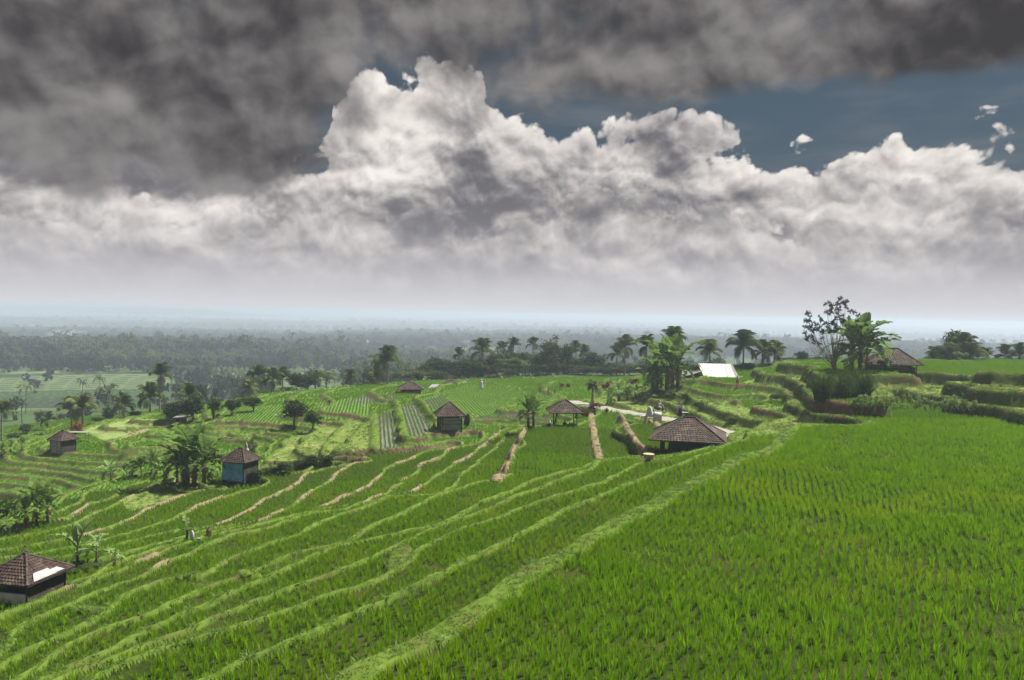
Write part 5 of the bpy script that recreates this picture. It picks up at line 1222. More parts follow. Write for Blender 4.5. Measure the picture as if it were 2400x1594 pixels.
def huts():
    # tiled pavilion in front of the road
    t, a, b, ze, p = hut_at(1617, 73.5, 1035, 979, 172, 1.0, R(-14), 'tiled_pavilion', 'large tiled open pavilion beside the near field, by the road', .16, seed=3, tw=.26, tl=.27)
    pa, pb = a * .70, b * .70
    for x, y in ((-pa, -pb), (0, -pb), (pa, -pb), (-pa, pb), (0, pb), (pa, pb), (-pa, 0), (pa, 0)): post(t, x, y, -.6, ze + .12, .085)
    for y in (-pb, pb): MB().box(-pa - .2, pa + .2, y - .05, y + .05, ze - .13, ze - .01).build('beam', 'timber_dark', t)
    for x in (-pa, pa): MB().box(x - .05, x + .05, -pb - .2, pb + .2, ze - .12, ze - .02).build('beam', 'timber_dark', t)
    MB().box(-pa * .8, pa * .97, -pb * .8, pb * .97, -.5, .42).build('platform', 'timber_dark', t)
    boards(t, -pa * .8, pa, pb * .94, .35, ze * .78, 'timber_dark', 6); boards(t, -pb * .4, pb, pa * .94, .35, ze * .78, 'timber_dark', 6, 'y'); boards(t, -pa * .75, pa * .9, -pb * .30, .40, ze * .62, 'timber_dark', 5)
    MB().tube([(-pa, -pb, ze * .62), (-pa + .55, -pb, ze - .05)], .035, 5).build('brace', 'timber_dark', t); MB().tube([(pa, -pb, ze * .62), (pa - .5, -pb, ze - .05)], .035, 5).build('brace', 'timber_dark', t)
    # near left hut with a white sheet on its roof
    t, a, b, ze, p = hut_at(58, 43.6, 1368, 1299, 146, 1.02, R(-11), 'field_hut', 'near left tiled hut with a white sheet on its roof', .04, seed=5, gz=None, tw=.2, tl=.19, cap=.06)
    h = top_z(48, 1301, p) - p[2] - ze
    hz = Vector((a, 0, 0)); A, B, T = Vector((a, -b, ze)), Vector((a, b, ze)), Vector((.04 * a, 0, ze + h)); nr = (B - A).cross(T - A).normalized() * .09
    def S(u, v): return A.lerp(B, u).lerp(T, v) + nr
    o = MB(); q = [S(.12, .03), S(.60, .03), S(.57, .30), S(.15, .30)]; o.hexa([v - nr * .12 for v in q] + q); q = [S(.585, .05), S(.80, .05), S(.76, .22), S(.575, .22)]; o.hexa([v - nr * .1 for v in q] + q); o.build('roof_sheet', 'white_sheet', t)
    for x in (-.8, .8):
        for y in (-.8, .8): post(t, x * a, y * b, -1.0, ze + .1, .06)
    boards(t, -.78 * a, .78 * a, -.78 * b, -.7, ze * .55, 'plaster_pale', 1, thick=.1); boards(t, -.78 * b, .78 * b, .78 * a, -.7, ze * .7, 'timber_dark', 5, 'y'); boards(t, -.78 * a, .78 * a, .78 * b, -.7, ze, 'timber_dark', 5); boards(t, -.7 * a, .7 * a, -.1 * b, -.5, ze, 'timber_dark', 3)
    m = MB(); r = random.Random(3)
    for i in range(26):
        aa_ = r.uniform(-.9, .9); m.tube([(.1, .1, ze + h), (.1 + math.sin(aa_) * .12 - .05, .1, ze + h + .14), (.1 + math.sin(aa_) * .36 - .22, .1 + r.uniform(-.15, .15), ze + h + r.uniform(.12, .42))], [.012, .009, .003], 3)
    m.build('ridge_straw', 'thatch', t)
    # hut with the blue tarpaulin
    t, a, b, ze, p = hut_at(565, 82, 1084, 1051, 70, 1.0, R(-16), 'field_hut', 'small tiled hut with a blue tarpaulin wall', .15, seed=7, gz=-17.2, tw=.2, tl=.2, cap=.06)
    wa, wb = a * .80, b * .80
    for x in (-wa, wa):
        for y in (-wb, wb): post(t, x, y, -.4, ze + .08, .06)
    boards(t, -wb, wb, wa, -.3, ze, 'timber_dark', 7, 'y', horiz=False); boards(t, -wa, wa, wb, -.3, ze, 'timber_dark', 6); boards(t, -wb, wb, -wa, -.3, ze, 'timber_dark', 6, 'y'); boards(t, -wa, wa, -wb + .05, -.3, ze, 'timber_dark', 6)
    nu, nv = 30, 16; co = []; r = random.Random(2)
    for j in range(nv):
        for i in range(nu):
            u, v = i / (nu - 1), j / (nv - 1); sag = .05 * math.sin(u * 3.14) * (1 - v)
            co.append((-wa + .02 + (2 * wa - .06) * u, -wb - .05 - .045 * math.sin(u * 9 + v * 5) - .05 * math.sin(v * 7 + u * 3) - .03 * math.sin(u * 23 + v * 4) - .06 * (1 - v), -.05 + (ze - .08) * v - sag + .03 * math.sin(u * 6)))
    f = np.array([(j * nu + i, j * nu + i + 1, (j + 1) * nu + i + 1, (j + 1) * nu + i) for j in range(nv - 1) for i in range(nu - 1)])
    put('tarpaulin', mesh_np('tarpaulin', np.array(co), f, [MATS['blue_tarp']]), t)
    q = at_dist(577, 88, 1050); zt = top_z(577, 1037, q) - q[2]; s = thing('field_shrine', 'small pale stone shrine post behind the blue hut', 'shrine', q)
    MB().box(-.16, .16, -.16, .16, -.2, zt * .72).build('pillar', 'plaster_pale', s); MB().box(-.21, .21, -.21, .21, zt * .72, zt * .78).build('ledge', 'plaster_pale', s); MB().lathe([(.17, zt * .78), (.15, zt * .92), (.05, zt)], 8).build('cap', 'stone', s)
    # plank hut on the left spur
    t, a, b, ze, p = hut_at(148, 110, 1033, 1010, 48, 1.0, R(-24), 'field_hut', 'grey plank hut with tiled roof on the left terraces', .2, seed=9, gz=-19.5, tw=.24, tl=.24)
    wa, wb = a * .78, b * .78
    for x in (-wa, wa):
        for y in (-wb, wb): post(t, x, y, -.5, ze + .1, .07)
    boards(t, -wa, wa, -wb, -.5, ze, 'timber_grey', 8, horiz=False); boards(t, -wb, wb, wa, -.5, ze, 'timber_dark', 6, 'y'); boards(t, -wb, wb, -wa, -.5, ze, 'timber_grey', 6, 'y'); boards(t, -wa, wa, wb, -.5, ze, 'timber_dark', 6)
    # far open hut
    t, a, b, ze, p = hut_at(963, 152, 913, 896, 60, .9, R(8), 'field_hut', 'far open tiled hut on posts beside the coconut palm', .15, seed=11, tw=.3, tl=.3)
    for x in (-.75, 0, .75):
        for y in (-.75, .75): post(t, x * a, y * b, -.5, ze + .1, .08)
    MB().box(-.72 * a, .72 * a, -.6 * b, .6 * b, .0, .45).build('platform', 'timber_grey', t); boards(t, -.1 * a, .75 * a, .7 * b, .3, ze, 'timber_dark', 5); boards(t, -.7 * b, .7 * b, .74 * a, .3, ze * .95, 'plaster_pale', 3, 'y'); boards(t, -.3 * a, .2 * a, 0, .3, ze, 'timber_dark', 3)
    # grey walled hut on the brown bank
    t, a, b, ze, p = hut_at(1055, 103.5, 976, 943, 68, 1.0, R(12), 'field_hut', 'tiled hut with grey plank walls above the brown bank', .05, seed=13, gz=-14.85, tw=.26, tl=.26)
    for x in (-.74, .74):
        for y in (-.74, .74): post(t, x * a, y * b, -.4, ze + .1, .08)
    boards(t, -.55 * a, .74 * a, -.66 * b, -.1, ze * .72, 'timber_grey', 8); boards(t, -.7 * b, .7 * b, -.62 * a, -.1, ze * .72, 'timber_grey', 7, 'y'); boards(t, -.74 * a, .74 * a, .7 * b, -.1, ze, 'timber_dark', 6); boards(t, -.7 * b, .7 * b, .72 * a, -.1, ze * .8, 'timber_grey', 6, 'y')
    MB().box(-.5 * a, .7 * a, -.62 * b, -.58 * b, ze * .72, ze * .80).build('sill', 'plaster_pale', t)
    # pavilion with people
    t, a, b, ze, p = hut_at(1326, 97.5, 968, 938, 84, .95, R(4), 'tiled_pavilion', 'small open pavilion with seated people in the middle fields', .05, seed=15, tw=.25, tl=.25)
    pav = (t, a, b, ze, p)
    for x in (-.58, .58):
        for y in (-.62, .62): post(t, x * a, y * b, -.4, ze + .12, .07, 'timber_grey' if y < 0 else 'timber_dark')
    MB().box(-.55 * a, .55 * a, -.5 * b, .55 * b, -.3, .38).build('platform', 'timber_dark', t)
    MB().tube([(-.58 * a, .62 * b, .3), (-.30 * a, .62 * b, ze)], .09, 5).build('brace', 'timber_dark', t); MB().box(-.6 * a, .6 * a, -.66 * b, -.58 * b, ze - .1, ze).build('beam', 'timber_dark', t); MB().box(.50 * a, .62 * a, -.62 * b, -.5 * b, ze - .75, ze - .02).build('hanging_bag', 'cloth_dark', t)
    # hut on the upper right terrace
    t, a, b, ze, p = hut_at(2088, 109, 854, 817, 120, .9, R(-18), 'field_hut', 'tiled hut on the upper right terrace behind the large banana', .22, seed=17, tw=.27, tl=.27)
    for x in (-.78, -.3, .25, .78):
        for y in (-.76, .76): post(t, x * a, y * b, -.8, ze + .1, .08)
    boards(t, -.76 * a, .76 * a, .7 * b, -.4, ze * .8, 'timber_dark', 6); boards(t, -.2 * a, .76 * a, -.66 * b, -.4, ze * .75, 'timber_dark', 6); boards(t, -.7 * b, .7 * b, .74 * a, -.4, ze * .8, 'timber_dark', 5, 'y'); MB().box(-.7 * a, .7 * a, -.6 * b, .65 * b, -.6, .1).build('platform', 'timber_dark', t)
    MB().box(.02 * a, .16 * a, -.74 * b, -.70 * b, -.2, ze * .55).build('door', 'plaster_pale', t)
    # barn with white metal roof
    p = at_dist(1684, 130, 880); t = thing('barn', 'long barn with white corrugated metal roof', 'barn', p, R(2)); s = p[1] / F
    def Z(py, dy=0): q = p.copy(); q[1] += dy; return top_z(1684, py, q) - p[2]
    x0, x1 = -42 * s, 40 * s; zr, ze = Z(853, 2.0), Z(884, -.6); m = MB(); n = 22
    for i in range(n):
        u0, u1 = i / n, (i + 1) / n
        for (ya, za, yb, zb, xs) in ((-.6, ze, 2.2, zr, 1), (5.0, ze, 2.2, zr, 1)):
            f_ = lambda u, k: (x0 + (x1 - x0) * u + (0 if k else 5 * s) * (1 if ya < 0 else 0),)
            a0 = Vector((x0 + 5 * s + (x1 - x0) * u0, ya, za)); a1 = Vector((x0 + 5 * s + (x1 - x0) * u1, ya, za)); b0 = Vector((x0 + (x1 - x0) * u0, yb, zb)); b1 = Vector((x0 + (x1 - x0) * u1, yb, zb)); rd = Vector((0, 0, .045))
            m.quad(a0, a0.lerp(a1, .5) + rd, b0.lerp(b1, .5) + rd, b0); m.quad(a0.lerp(a1, .5) + rd, a1, b1, b0.lerp(b1, .5) + rd)
    m.build('roof', 'metal_roof', t); MB().box(x1 - 1 * s, x1 + 5 * s, -.62, 2.2, 0, 0).quad((x1, -.61, ze + .07), (x1 + 6 * s, -.61, ze + .03), (x1 + 1 * s, 2.2, zr + .06), (x1 - 3 * s, 2.2, zr + .08)).build('roof_edge', 'timber_grey', t)
    boards(t, x0 + 6 * s, x1, 0, -.4, ze - .05, 'timber_dark', 6); boards(t, x0 + 6 * s, x1, 4.4, -.4, ze, 'timber_dark', 6); boards(t, 0, 4.4, x0 + 6 * s, -.4, ze, 'timber_dark', 6, 'y', horiz=False); boards(t, 0, 4.4, x1 - .2, -.4, ze, 'timber_dark', 6, 'y', horiz=False)
    m = MB(); zl = Z(874, 0); m.quad((x0 + 6 * s, -.4, Z(869, 0)), (x0 - 36 * s, -.4, Z(882, 0)), (x0 - 30 * s, 2.4, Z(880, 2)), (x0 + 2 * s, 2.4, Z(866, 2))); m.build('side_roof', 'metal_roof', t)
    boards(t, x0 - 34 * s, x0 + 6 * s, .2, -.5, Z(880, 0), 'timber_dark', 6); boards(t, .2, 2.4, x0 - 33 * s, -.5, Z(886, 0), 'timber_dark', 5, 'y'); boards(t, x0 - 34 * s, x0 + 6 * s, 2.4, -.5, Z(880, 0), 'timber_dark', 6); EXCL.append((p[0], p[1] + 1, 4.5))
    p = at_dist(1612, 137, 880); t = thing('shed', 'small shed with white roof left of the barn', 'shed', p, R(6)); s = p[1] / F; MB().quad((-14 * s, -.8, top_z(1600, 886, p) - p[2]), (16 * s, -.8, top_z(1628, 880, p) - p[2]), (10 * s, 1.6, top_z(1620, 866, p) - p[2]), (-8 * s, 1.6, top_z(1604, 868, p) - p[2])).build('roof', 'metal_roof', t); zz_ = top_z(1612, 882, p) - p[2]; boards(t, -11 * s, 13 * s, -.5, -.4, zz_, 'timber_dark', 4); boards(t, -9 * s, 11 * s, 1.3, -.4, zz_, 'timber_dark', 4)
    # huts at the foot of the tree belt
    t, a, b, ze, p = hut_at(1056, 166, 907, 892, 48, .9, R(5), 'field_hut', 'brown roofed hut at the foot of the tree belt', .3, seed=21, tw=.3, tl=.3)
    for x in (-.75, 0, .75):
        for y in (-.7, .7): post(t, x * a, y * b, -.4, ze + .1, .08)
    boards(t, -.7 * a, .7 * a, .6 * b, -.2, ze, 'timber_dark', 5)
    t, a, b, ze, p = hut_at(1088, 169, 905, 892, 36, .9, R(10), 'thatched_hut', 'thatched hut right of the brown roofed one by the tree belt', .1, seed=22, kind='plain', tile_mat='thatch', thick=.16)
    for x in (-.7, .7):
        for y in (-.7, .7): post(t, x * a, y * b, -.4, ze + .1, .08)
    boards(t, -.7 * a, .7 * a, .5 * b, -.2, ze, 'timber_dark', 5)
    p = at_dist(1021, 163, 900); t = thing('lean_to', 'open shelter with a white sheet roof left of the brown hut', 'shelter', p); s = p[1] / F; z0, z1 = top_z(1021, 909, p) - p[2], top_z(1021, 902, p) - p[2]
    MB().hexa([(-17 * s, -1, z0 - .05), (13 * s, -1, z0), (16 * s, 1.2, z1), (-10 * s, 1.2, z1 - .05), (-17 * s, -1, z0), (13 * s, -1, z0 + .05), (16 * s, 1.2, z1 + .05), (-10 * s, 1.2, z1)]).build('roof', 'white_sheet', t)
    for x in (-13, 12):
        for y in (-.8, 1.0): post(t, x * s, y, -.4, z0 if y < 0 else z1, .06)
    t, a, b, ze, p = hut_at(778, 168, 931, 919, 36, .8, R(-10), 'field_hut', 'low brown roofed hut with a white panel below the feathery tree', .3, seed=23, tw=.3, tl=.3)
    boards(t, -.7 * a, .7 * a, -.6 * b, -.4, ze, 'timber_dark', 4); MB().hexa([(0, -b * 1.02, ze + .06), (a * .5, -b * 1.02, ze + .06), (a * .3, -.1 * b, ze + .9), (-.1 * a, -.1 * b, ze + .9), (0, -b * 1.02, ze + .1), (a * .5, -b * 1.02, ze + .1), (a * .3, -.1 * b, ze + .95), (-.1 * a, -.1 * b, ze + .95)]).build('roof_sheet', 'white_sheet', t)
    t, a, b, ze, p = hut_at(1790, 152, 883, 870, 44, .7, R(4), 'field_hut', 'low dark roofed hut with a white end wall right of the barn', .55, seed=25, kind='plain', tile_mat='thatch', thick=.1)
    boards(t, -.8 * a, .8 * a, -.7 * b, -.4, ze, 'timber_dark', 4); boards(t, -.7 * b, .7 * b, -.86 * a, -.4, ze, 'plaster_pale', 3, 'y')
    p = ground(425, 988); t = thing('timber_shelter', 'low timber shelter under the dense dark bushes', 'shelter', p); s = p[1] / F; zt = 10 * s
    for x in (-12, 0, 14): post(t, x * s, -.3, -.2, zt, .05, 'timber_grey')
    MB().hexa([(-16 * s, -.7, zt - .1), (20 * s, -.7, zt), (20 * s, .8, zt + .1), (-16 * s, .8, zt), (-16 * s, -.7, zt), (20 * s, -.7, zt + .08), (20 * s, .8, zt + .2), (-16 * s, .8, zt + .1)]).build('roof', 'timber_grey', t); boards(t, -15 * s, 10 * s, .4, -.2, zt - .05, 'timber_dark', 4)
    # rust red bush on a timber stand behind the plank hut
    p = ground(186, 1036); t = thing('timber_stand', 'timber stand behind the grey plank hut', 'stand', p); s = p[1] / F; zt = top_z(186, 1014, p) - p[2]
    for x in (-20, 18):
        for y in (-.4, .5): post(t, x * s, y, -.3, zt, .05, 'timber_grey')
    MB().box(-22 * s, 20 * s, -.55, .65, zt, zt + .1).build('top', 'timber_grey', t)
    shrub(182, 1016, 38, 34, 'rust red bush behind the grey plank hut', None, 'rust', sd=5)
    return pav
# ------------------------------------------------------------------ people and small things
solid('skin', [(.16, .09, .06), (.20, .115, .08)], 4, .6)
solid('cloth_white', [(.32, .32, .33), (.42, .42, .43)], 3, .9)
solid('cloth_grey', [(.30, .32, .36), (.42, .45, .50)], 3, .9)
solid('cloth_dark', [(.012, .012, .016), (.035, .033, .04)], 3, .9)
solid('cloth_plum', [(.035, .010, .022), (.085, .025, .05)], 3, .9)
solid('hair_black', [(.008, .007, .007), (.02, .018, .017)], 8, .6)
solid('cloth_red', [(.25, .04, .035), (.35, .07, .06)], 3, .9)
solid('bike_paint', [(.015, .015, .018), (.03, .03, .034)], 3, .35, spec=.5)
solid('rubber', [(.012, .012, .012), (.025, .025, .025)], 5, .9)
solid('chrome', [(.45, .45, .46), (.6, .6, .6)], 5, .3, metal=.8)
def skinned(name, verts, edges, rad, mat, parent, root=0, levels=2):
    """one continuous surface grown over a skeleton of joints"""
    me = bpy.data.meshes.new(name); bm = bmesh.new(); ly = bm.verts.layers.skin.verify()
    vs = [bm.verts.new(v) for v in verts]
    for i, (v, r) in enumerate(zip(vs, rad)): v[ly].radius = r if isinstance(r, tuple) else (r, r); v[ly].use_root = i == root
    for a, b in edges: bm.edges.new((vs[a], vs[b]))
    bm.to_mesh(me); bm.free(); me.materials.append(MATS[mat])
    o = put(name, me, parent); o.modifiers.new('skin', 'SKIN').use_smooth_shade = True
    s = o.modifiers.new('smooth', 'SUBSURF'); s.levels = s.render_levels = levels
    return o
def person(p, rotz, label, pose, top, legs, hat=None, group=None, h=1.62, sleeve=True):
    """pose: joint name -> position in units of body height, facing -y"""
    t = thing('person', label, 'person', p, rotz, group, h)
    J = dict(pose)
    names = ['pelvis', 'chest', 'neck', 'head', 'crown', 'shL', 'elL', 'haL', 'fiL', 'shR', 'elR', 'haR', 'fiR', 'hiL', 'knL', 'anL', 'toL', 'hiR', 'knR', 'anR', 'toR']
    ed = [('pelvis', 'chest'), ('chest', 'neck'), ('neck', 'head'), ('head', 'crown'), ('chest', 'shL'), ('shL', 'elL'), ('elL', 'haL'), ('haL', 'fiL'), ('chest', 'shR'), ('shR', 'elR'), ('elR', 'haR'), ('haR', 'fiR'), ('pelvis', 'hiL'), ('hiL', 'knL'), ('knL', 'anL'), ('anL', 'toL'), ('pelvis', 'hiR'), ('hiR', 'knR'), ('knR', 'anR'), ('anR', 'toR')]
    R_ = dict(pelvis=(.085, .06), chest=(.095, .06), neck=.030, head=(.047, .054), crown=(.034, .040), shL=.040, elL=.027, haL=.019, fiL=.012, shR=.040, elR=.027, haR=.019, fiR=.012, hiL=.056, knL=.036, anL=.023, toL=.020, hiR=.056, knR=.036, anR=.023, toR=.020)
    ix = {n: i for i, n in enumerate(names)}
    bd = skinned('body', [J[n] for n in names], [(ix[a], ix[b]) for a, b in ed], [R_[n] for n in names], 'skin', t, 0)
    tn = ['pelvis', 'chest', 'shL', 'elL', 'shR', 'elR']; te = [(0, 1), (1, 2), (2, 3), (1, 4), (4, 5)]
    skinned('shirt', [J[n] for n in tn], te, [(.098, .074), (.108, .074), .052, .038, .052, .038], top, t, 0)
    ln = ['pelvis', 'hiL', 'knL', 'anL', 'hiR', 'knR', 'anR']; le = [(0, 1), (1, 2), (2, 3), (0, 4), (4, 5), (5, 6)]
    skinned('trousers', [J[n] for n in ln], le, [(.094, .07), .066, .047, .035, .066, .047, .035], legs, t, 0)
    hd, cr = Vector(J['head']), Vector(J['crown']); c = hd.lerp(cr, .55)
    m = MB().lathe([(.058, -.012), (.064, .012), (.056, .038), (.030, .056), (.004, .062)], 10); o = m.build('hair' if not hat else 'hat', hat or 'hair_black', bd, True); o.location = c
    f = Vector(J.get('face', (0, -1, 0))).normalized(); s_ = f.cross(Vector((0, 0, 1))).normalized()
    m = MB()
    for k in (-1, 1): m.tube([hd + f * .046 + s_ * .018 * k + Vector((0, 0, .012)), hd + f * .056 + s_ * .018 * k + Vector((0, 0, .012))], .006, 5)
    m.build('eyes', 'hair_black', bd); MB().tube([hd + f * .046 + Vector((0, 0, .008)), hd + f * .066 + Vector((0, 0, -.008))], [.006, .010], 5).build('nose', 'skin', bd)
    return t
SIT = dict(pelvis=(0, .02, .06), chest=(0, .03, .27), neck=(0, .015, .355), head=(0, 0, .41), crown=(0, -.005, .46), shL=(.105, .03, .32), elL=(.14, -.05, .20), haL=(.09, -.16, .14), fiL=(.07, -.20, .13), shR=(-.105, .03, .32), elR=(-.14, -.05, .20), haR=(-.09, -.16, .14), fiR=(-.07, -.20, .13),
           hiL=(.06, 0, .06), knL=(.13, -.20, .10), anL=(.02, -.16, .03), toL=(-.04, -.20, .02), hiR=(-.06, 0, .06), knR=(-.13, -.20, .10), anR=(-.02, -.14, .04), toR=(.04, -.19, .03))
RIDE = dict(SIT, pelvis=(0, .08, .50), chest=(0, .04, .71), neck=(0, .01, .80), head=(0, -.01, .855), crown=(0, -.015, .90), shL=(.105, .04, .76), elL=(.16, -.10, .66), haL=(.17, -.24, .62), fiL=(.17, -.29, .61), shR=(-.105, .04, .76), elR=(-.16, -.10, .66), haR=(-.17, -.24, .62), fiR=(-.17, -.29, .61),
            hiL=(.07, .05, .48), knL=(.12, -.16, .42), anL=(.10, -.10, .20), toL=(.11, -.18, .17), hiR=(-.07, .05, .48), knR=(-.12, -.16, .42), anR=(-.10, -.10, .20), toR=(-.11, -.18, .17))
STAND = dict(SIT, pelvis=(0, 0, .52), chest=(0, .01, .73), neck=(0, 0, .82), head=(0, -.01, .88), crown=(0, -.01, .945), shL=(.105, 0, .79), elL=(.15, .02, .63), haL=(.15, -.05, .49), fiL=(.14, -.08, .45), shR=(-.105, 0, .79), elR=(-.15, .02, .63), haR=(-.15, -.05, .49), fiR=(-.14, -.08, .45),
             hiL=(.055, 0, .50), knL=(.065, -.02, .28), anL=(.065, .02, .05), toL=(.07, -.09, .02), hiR=(-.055, 0, .50), knR=(-.065, .01, .28), anR=(-.065, .04, .05), toR=(-.07, -.07, .02))
CROUCH = dict(SIT, pelvis=(0, .10, .20), chest=(0, -.06, .36), neck=(0, -.13, .42), head=(0, -.18, .45), crown=(0, -.21, .49), shL=(.105, -.08, .40), elL=(.13, -.17, .27), haL=(.09, -.22, .14), fiL=(.08, -.24, .10), shR=(-.105, -.08, .40), elR=(-.13, -.17, .27), haR=(-.09, -.22, .14), fiR=(-.08, -.24, .10),
              hiL=(.06, .08, .20), knL=(.10, -.12, .27), anL=(.08, .02, .05), toL=(.09, -.07, .02), hiR=(-.06, .08, .20), knR=(-.10, -.12, .27), anR=(-.08, .02, .05), toR=(-.09, -.07, .02))
def cloth(name, prof, n, label, p, rotz=0, mat='cloth_white', fold=.12, seed=1, squash=.6, cat='cloth', open_=False):
    """draped cloth standing up: rings of a folded outline"""
    r = random.Random(seed); ph = [r.uniform(0, 6) for _ in range(4)]; v = []; f = []
    for k, (rad, z, ox) in enumerate(prof):
        for j in range(n):
            a = 2 * math.pi * j / n; q = rad * (1 + fold * math.sin(5 * a + ph[0]) + fold * .6 * math.sin(9 * a + ph[1] + z)); v.append((ox + q * math.cos(a), q * math.sin(a) * squash, z))
    for k in range(len(prof) - 1):
        for j in range(n): f.append((k * n + j, k * n + (j + 1) % n, (k + 1) * n + (j + 1) % n, (k + 1) * n + j))
    f.append(tuple(range((len(prof) - 1) * n, len(prof) * n)))
    me = bpy.data.meshes.new(name); me.from_pydata(v, [], f); me.materials.append(MATS[mat]); me.polygons.foreach_set('use_smooth', [True] * len(f)); me.update()
    o = put(name, me, None, tuple(float(q) for q in p), (0, 0, rotz)); tag(o, label, cat); return o
def small(pav):
    # people in the pavilion and the one crouching beside it
    t, a, b, ze, p = pav; fl = p[2] + .38
    for dx, dy, rz, lb, tp in ((-.02, -.15, .2, 'person in dark clothes sitting upright in the middle of the pavilion', 'cloth_dark'), (.22, .05, -.9, 'person in dark clothes sitting at the right in the pavilion', 'cloth_plum'), (.30, -.32, -1.2, 'person in a pale top sitting at the right edge of the pavilion', 'cloth_grey')):
        q = (p[0] + dx * a * 1.2, p[1] + dy * b, fl); person(q, rz, lb, SIT, tp, 'cloth_dark', h=1.75 if dx < 0 else 1.3)
    q = ground(1287, 1003); person(q, R(70), 'person in a pale shirt crouching left of the pavilion', CROUCH, 'cloth_grey', 'cloth_dark', h=1.75)
    # rider and motorbike on the road
    q = ground(1546, 968); rz = R(62); t = thing('motorbike', 'dark motorbike with a rider in white on the road', 'motorbike', q, rz)
    def wheel(y):
        m = MB(); R2, r2, n = .27, .055, 16; k = len(m.v)
        for i in range(n):
            for j in range(6):
                A_, B_ = 2 * math.pi * i / n, 2 * math.pi * j / 6; rr_ = R2 + r2 * math.cos(B_); m.v.append((r2 * math.sin(B_), rr_ * math.cos(A_), rr_ * math.sin(A_)))
        for i in range(n):
            for j in range(6): m.f.append((k + i * 6 + j, k + i * 6 + (j + 1) % 6, k + ((i + 1) % n) * 6 + (j + 1) % 6, k + ((i + 1) % n) * 6 + j))
        w_ = put('wheel', m.mesh('wheel', 'rubber', True), t, (0, y, .32)); h_ = MB(); h_.tube([(-.05, 0, 0), (.05, 0, 0)], .07, 10)
        for i in range(5): h_.tube([(0, 0, 0), (0, .24 * math.cos(i * 1.257), .24 * math.sin(i * 1.257))], .015, 4)
        put('rim', h_.mesh('rim', 'chrome'), w_)
    wheel(-.62); wheel(.58)
    MB().hexa([(-.12, -.15, .32), (.12, -.15, .32), (.12, .55, .42), (-.12, .55, .42), (-.13, -.1, .66), (.13, -.1, .66), (.11, .78, .74), (-.11, .78, .74)]).build('body', 'bike_paint', t); MB().hexa([(-.17, -.5, .35), (.17, -.5, .35), (.15, -.3, .35), (-.15, -.3, .35), (-.13, -.46, .95), (.13, -.46, .95), (.12, -.38, .95), (-.12, -.38, .95)]).build('leg_shield', 'bike_paint', t)
    MB().box(-.13, .13, -.05, .72, .74, .82).build('seat', 'rubber', t); m = MB(); m.tube([(-.34, -.34, 1.0), (0, -.44, .98), (.34, -.34, 1.0)], .02, 5); m.build('handlebar', 'chrome', t); m = MB(); m.tube([(-.06, -.62, .32), (-.05, -.45, .9)], .022, 5); m.tube([(.06, -.62, .32), (.05, -.45, .9)], .022, 5); m.build('fork', 'chrome', t)
    MB().tube([(0, -.44, .88), (0, -.54, .87)], [.06, .08], 8).build('headlight', 'chrome', t)
    person((q[0], q[1], q[2] + .0), rz, 'rider dressed in white with a white cap on the motorbike', RIDE, 'cloth_white', 'cloth_white', 'cloth_white', h=1.72)
    # child on the barn field
    q = ground(1728, 905); person(q, R(10), 'person in a pale shirt and red shorts standing by the barn field', STAND, 'cloth_white', 'cloth_red', h=24 * q[1] / F)
    # bench on blocks with white cloths beside the road
    q = ground(1522, 985); t = thing('bench', 'concrete slab bench at the edge of the road', 'bench', q, R(-14)); s = q[1] / F
    MB().box(-17 * s, 18 * s, -.25, .25, .42, .50).build('seat', 'concrete', t)
    for x in (-9, 12): MB().box((x - 3) * s, (x + 3) * s, -.2, .2, -.5, .42).build('support', 'concrete', t)
    cloth('white_cloth', [(.52, .5, .0), (.46, .62, 0), (.40, .9, -.02), (.30, 1.25, -.05), (.20, 1.52, -.05), (.08, 1.62, -.05)], 22, 'tall white cloth standing folded like a cone on the roadside bench', (q[0] + .05, q[1] - .02, q[2]), 0, seed=3)
    nu, nv = 14, 10; co = []; fa = []
    for j in range(nv):
        for i in range(nu):
            u, v_ = i / (nu - 1), j / (nv - 1); an = math.pi * u; co.append((.55 + .95 * v_ * .9, -.42 * math.cos(an), .50 + .52 * math.sin(an) ** .8 - .12 * v_ + .02 * math.sin(u * 20 + v_ * 6) - .42 * (abs(math.cos(an)) > .985)))
    for j in range(nv - 1):
        for i in range(nu - 1): fa.append((j * nu + i, j * nu + i + 1, (j + 1) * nu + i + 1, (j + 1) * nu + i))
    o = put('white_cloth', mesh_np('white_cloth', np.array(co), np.array(fa), [MATS['cloth_white']]), None, tuple(float(v) for v in q), (0, 0, R(-14))); tag(o, 'white cloth arched over the right end of the roadside bench', 'cloth'); o.modifiers.new('thick', 'SOLIDIFY').thickness = .02
    q = ground(1606, 978); t = thing('bench', 'grey bench on the far side of the road by the white board', 'bench', q, R(-18)); s = q[1] / F; MB().box(-8 * s, 12 * s, -.25, .25, .48, .56).build('seat', 'concrete', t)
    for x in (-4, 9): MB().box((x - 2) * s, (x + 2) * s, -.2, .2, -.4, .48).build('support', 'concrete', t)
    q = ground(1593, 976); t = thing('white_board', 'white board standing upright beside the road', 'board', q, R(-8)); zt = 27 * q[1] / F; hw = 6 * q[1] / F
    MB().hexa([(-hw, -.03, .35), (hw, -.03, .35), (hw, .03, .35), (-hw, .03, .35), (-hw, -.03, zt * .85), (hw, -.03, zt), (hw, .03, zt), (-hw, .03, zt * .85)]).build('panel', 'cloth_white', t)
    for x in (-hw + .05, hw - .05): MB().box(x - .03, x + .03, .031, .09, -.2, zt * .83).build('leg', 'timber_grey', t)
    cloth('dark_cloth', [(.30, 0, 0), (.33, .3, 0), (.30, .7, .02), (.22, 1.0, .03), (.10, 1.14, .03)], 18, 'dark plum cloth draped in front of the white board', (q[0] - .02, q[1] - .45, q[2]), 0, 'cloth_plum', seed=8)
